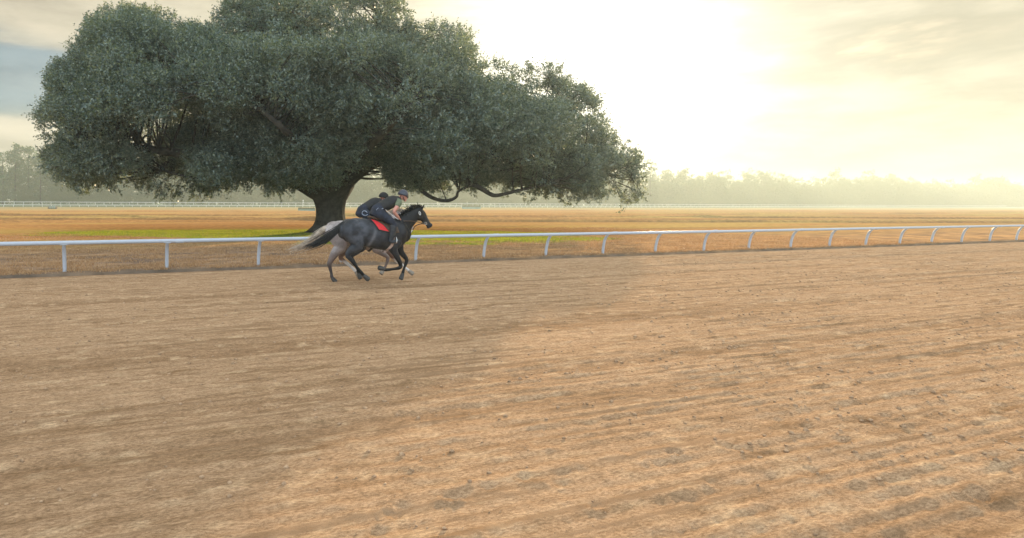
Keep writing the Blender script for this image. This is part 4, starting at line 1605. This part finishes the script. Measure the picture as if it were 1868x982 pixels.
def make_rider(P, X, label, mats, sleeves_long, look):
    root = empty('person', (P.o.x, P.o.y, 0), HEAD)
    tag(root, label, 'person')
    p = lambda a, l=0.0: P(*X(*a), l)
    g = Geo()
    tors = [p((684, 388.5)), p((690, 381.6)), p((699, 376.6)), p((708.5, 371.6)), p((717, 367.4)), p((725, 365.0))]
    tors_r = [(.155, .12), (.165, .150), (.155, .142), (.168, .150), (.178, .142), (.13, .092)]
    g.tube(tors, tors_r, 20, 4)
    neck = [p((722.5, 364.5)), p((728.5, 361.8)), p((733, 360.4))]
    g.tube(neck, [(.075, .075), (.060, .062), (.058, .060)], 14, 3)
    hc = p((735.6, 356.2))
    g.ball(hc, (.098, .078, .108), 18, 12)
    g.tube([p((736.8, 358.5)), p((738.3, 362.5)), p((738.9, 366.3))], [(.066, .075), (.060, .065), (.040, .038)], 14, 3)
    g.tube([p((740.6, 359.6)), p((742.6, 362.2)), p((742.0, 363.2))], [(.011, .012), (.016, .018), (.014, .010)], 8, 3)
    for s in (-1, 1):
        g.ball(p((735.6, 359.6), 0) + Vector((0, s * .080, 0)), (.022, .010, .032), 8, 6)
    arms, legs = {}, {}
    for s in (-1, 1):
        far = 0.0 if s < 0 else 1.5
        A = [p((724, 366.8), s * .150), p((727.5, 369.5), s * .205), p((724.5, 377), s * .255), p((719.0, 385.8), s * .275), p((723.5, 393.0), s * .205), p((729.3, 400.4), s * .105)]
        AR = [(.06, .07), (.062, .068), (.052, .058), (.046, .050), (.044, .047), (.028, .031)]
        g.tube(A, AR, 14, 4)
        hd = p((731.8, 403.2), s * .075)
        hand(g, hd, (hd - A[-1]), s)
        arms[s] = (A, AR)
        Lg = [p((688.5, 388), s * .10), p((697, 392.5), s * .19), p((708, 400), s * .285), p((717.5, 408.5), s * .345), p((717.6, 416), s * .345), p((715.8, 427), s * .335), p((713.8, 437.5), s * .325)]
        LR = [(.12, .135), (.115, .125), (.090, .098), (.066, .072), (.066, .074), (.056, .066), (.040, .045)]
        g.tube(Lg, LR, 16, 4)
        ft = [p((712.0, 440.6), s * .325), p((718, 441.3), s * .335), p((725.5, 439.6), s * .345)]
        g.tube(ft, [(.036, .038), (.042, .034), (.038, .022)], 12, 3)
        legs[s] = (Lg, LR, ft)
    body = g.organic('body', 0.0085, 3)
    link('body', body, M_SKIN, root)

    def shell(name, parts, mat, vox=0.011, it=4):
        q = Geo()
        for pts, rr, k in parts:
            q.tube(pts, [(a + k, b + k) for a, b in rr], 18, 4)
        return link(name, q.organic(name, vox, it), mat, root)
    br_parts = [([p((682.5, 390)), p((687.5, 384)), p((693.5, 378.5))], [(.155, .11), (.168, .145), (.155, .130)], .016)]
    for s in (-1, 1):
        Lg, LR, ft = legs[s]
        br_parts.append((Lg[:5], LR[:5], .016))
    breeches = shell('breeches', br_parts, mats['breeches'])
    vest_parts = [([p((695.5, 378.0)), p((704, 374.0)), p((711.5, 370.0)), p((718.5, 366.9)), p((725, 365.0))], [(.155, .132), (.165, .145), (.175, .150), (.180, .136), (.125, .086)], .024)]
    for s in (-1, 1):
        vest_parts.append(([p((718, 366.8), s * .10), p((723.5, 367.3), s * .155)], [(.075, .085), (.06, .07)], .018))
    shell('vest', vest_parts, mats['vest'])
    for s in (-1, 1):
        A, AR = arms[s]
        q = Geo()
        if sleeves_long:
            q.tube(A, [(a + .014, b + .014) for a, b in AR], 14, 4)
        else:
            q.tube([A[0], A[1], A[1].lerp(A[2], 0.75)], [(.075, .085), (.086, .094), (.074, .080)], 16, 5)
        sl = link('sleeve', q.organic('sleeve', 0.010, 3), mats['sleeve'], root)
        Lg, LR, ft = legs[s]
        q = Geo()
        q.tube([Lg[3].lerp(Lg[4], 0.55), Lg[4].lerp(Lg[5], .3), Lg[5], Lg[6]], [(.088, .095), (.088, .096), (.074, .084), (.058, .064)], 16, 4)
        q.tube([Lg[6], ft[0], ft[1], ft[2]], [(.056, .060), (.052, .056), (.056, .046), (.050, .034)], 14, 4)
        boot = link('boot', q.organic('boot', 0.010, 3), mats['boot'], root)
        # stirrup iron
        q = Geo()
        c = ft[1].lerp(ft[2], 0.45)
        q.tube([c + Vector((0.0, -.066, -.045)), c + Vector((0.01, -.066, .03)), c + Vector((0.015, 0, .125)), c + Vector((0.01, .066, .03)), c + Vector((0.0, .066, -.045)), c + Vector((0.0, -.066, -.045))], [0.009] * 6, 8, 4, up=Vector((1, 0, 0)))
        q.build('stirrup', M_STEEL, root)
    # helmet: dome, rim and peak
    q = Geo()
    hcen = p((735.2, 355.6))
    nr, ns = 9, 24
    tilt = Matrix.Rotation(0.30, 3, 'Y')
    vs = []
    for i in range(nr + 1):
        th = (PI * 0.56) * i / nr
        for j in range(ns):
            ph = 2 * PI * j / ns
            v = Vector((math.sin(th) * math.cos(ph) * .155, math.sin(th) * math.sin(ph) * .124, math.cos(th) * .150))
            if i == 0:
                v = Vector((0, 0, .150))
            vs.append(hcen + tilt @ v)
    fs = [(i * ns + j, (i + 1) * ns + j, (i + 1) * ns + (j + 1) % ns, i * ns + (j + 1) % ns) for i in range(nr) for j in range(ns)]
    fs.append(tuple(reversed(range(nr * ns, (nr + 1) * ns))))
    q.add(vs, fs)
    helmet = q.build('helmet', mats['helmet'], root)
    q = Geo()
    pk = []
    for j in range(13):
        a = -1.15 + 2.3 * j / 12
        inn = Vector((math.cos(a) * .142, math.sin(a) * .112, -.018))
        out_ = Vector((math.cos(a) * .142 + .044 * math.cos(a * 1.1), math.sin(a) * .112, -.038))
        pk += [hcen + tilt @ inn, hcen + tilt @ out_, hcen + tilt @ (inn + Vector((0, 0, .010))), hcen + tilt @ (out_ + Vector((0, 0, .008)))]
    fs = []
    for j in range(12):
        o_ = j * 4
        fs += [(o_, o_ + 4, o_ + 5, o_ + 1), (o_ + 2, o_ + 3, o_ + 7, o_ + 6), (o_ + 1, o_ + 5, o_ + 7, o_ + 3), (o_, o_ + 2, o_ + 6, o_ + 4)]
    fs += [(0, 1, 3, 2), (48, 50, 51, 49)]
    q.add(pk, fs)
    q.build('peak', mats['helmet'], helmet)
    q = Geo()
    for s in (-1, 1):
        q.tube([p((735.0, 359.0), s * .088), p((737.0, 363.5), s * .070), p((738.2, 367.0), s * .02)], [(0.005, 0.010)] * 3, 6, 4)
    q.build('chin_strap', M_LEATHER, helmet)
    q = Geo()
    for k in range(26):
        y = random.uniform(-.07, .07)
        q.tube([p((731.6, 356.5), y), p((730.6, 359.5), y), p((731.5, 362.0 + random.random()), y)], [.014, .013, .006], 6, 2)
    q.build('hair', M_HAIR, root)
    for s in (-1, 1):
        Geo().ball(p((739.6, 358.9), 0) + Vector((0.0, s * .034, 0)), (.012, .014, .010), 8, 6).build('eye', M_EYE, root)
    return root, breeches, p


rider, brF, pF_ = make_rider(PF, lambda x, y: (x, y), 'rider in slate helmet, black vest and sage sleeves crouching on the dark grey horse',
    dict(breeches=M_DENIM, vest=M_VEST, sleeve=M_SAGE, boot=M_BOOT, helmet=M_HELMET), False, 0)
bt_ = bvh_of(brF.data)
g = Geo()
strap(g, bt_, side_xy(PF, (690.5, 381.6), (694.0, 380.4)), -1, 0.022, 0.004, 0.003, 6)
strap(g, bt_, side_xy(PF, (696.5, 380.0), (699.0, 379.6)), -1, 0.022, 0.004, 0.003, 6)
strap(g, bt_, side_xy(PF, (681.0, 383.6), (682.6, 381.6), (685.4, 379.6)), -1, 0.012, 0.003, 0.002, 5)
g.build('pocket_stitching', M_EMBLEM, brF)

riderB, brB, pB_ = make_rider(PB, lambda x, y: (654 + (x - 680) * 0.93 - 5.5 * max(0, min(1, (x - 700) / 30)), 393 + (y - 393) * 0.92 + 1.2 * max(0, min(1, (x - 700) / 30))), 'rider in black helmet and jacket, swirl on jeans, half hidden behind the nearer rider',
    dict(breeches=M_DENIM, vest=M_VEST, sleeve=M_VEST, boot=M_BOOT, helmet=M_HELMET2), True, 0)
bt_ = bvh_of(brB.data)
sw = [(659 + (3.2 + 1.6 * t / 7) * math.cos(t), 388.5 - (3.4 + 1.4 * t / 7) * math.sin(t)) for t in np.linspace(0.2, 5.6, 16)]
g = Geo()
strap(g, bt_, side_xy(PB, *sw), -1, 0.020, 0.004, 0.003, 2)
g.build('swirl_emblem', M_EMBLEM, brB)

# the whip carried along the front rider's thigh
whip = empty('riding_whip', (PF.o.x, PF.o.y, 0), HEAD)
tag(whip, 'thin white whip held in the front rider\'s fist along the thigh', 'whip')
g = Geo()
g.tube([PF(703.5, 382.8, -.40), PF(711, 389.3, -.36), PF(720, 396.2, -.24), PF(727, 400.6, -.15)], [.006, .009, .010, .010], 8, 4)
g.build('shaft', M_CREAM, whip)
Geo().tube([PF(727, 400.6, -.15), PF(731.8, 403.6, -.085), PF(734.5, 405.3, -.05)], [.013, .013, .014], 8, 3).build('grip', M_LEATHER, whip)

# ------------------------------------------------------------------ haze
hz = Geo()
hz.box((500, 470, 18.5), (2200, 1160, 40))
haze = link('haze', hz.mesh('haze'), None)
m, g = mat_new('morning mist')
vp = g.n('ShaderNodeVolumePrincipled')
vp.inputs['Color'].default_value = (0.82, 0.95, 0.93, 1)
vp.inputs['Density'].default_value = 0.0007
vp.inputs['Anisotropy'].default_value = 0.35
o_ = g.n('ShaderNodeOutputMaterial')
g.link(vp.outputs[0], o_.inputs['Volume'])
haze.data.materials.append(m)
tag(haze, 'pale morning mist lying over the whole course', 'haze', kind='stuff')
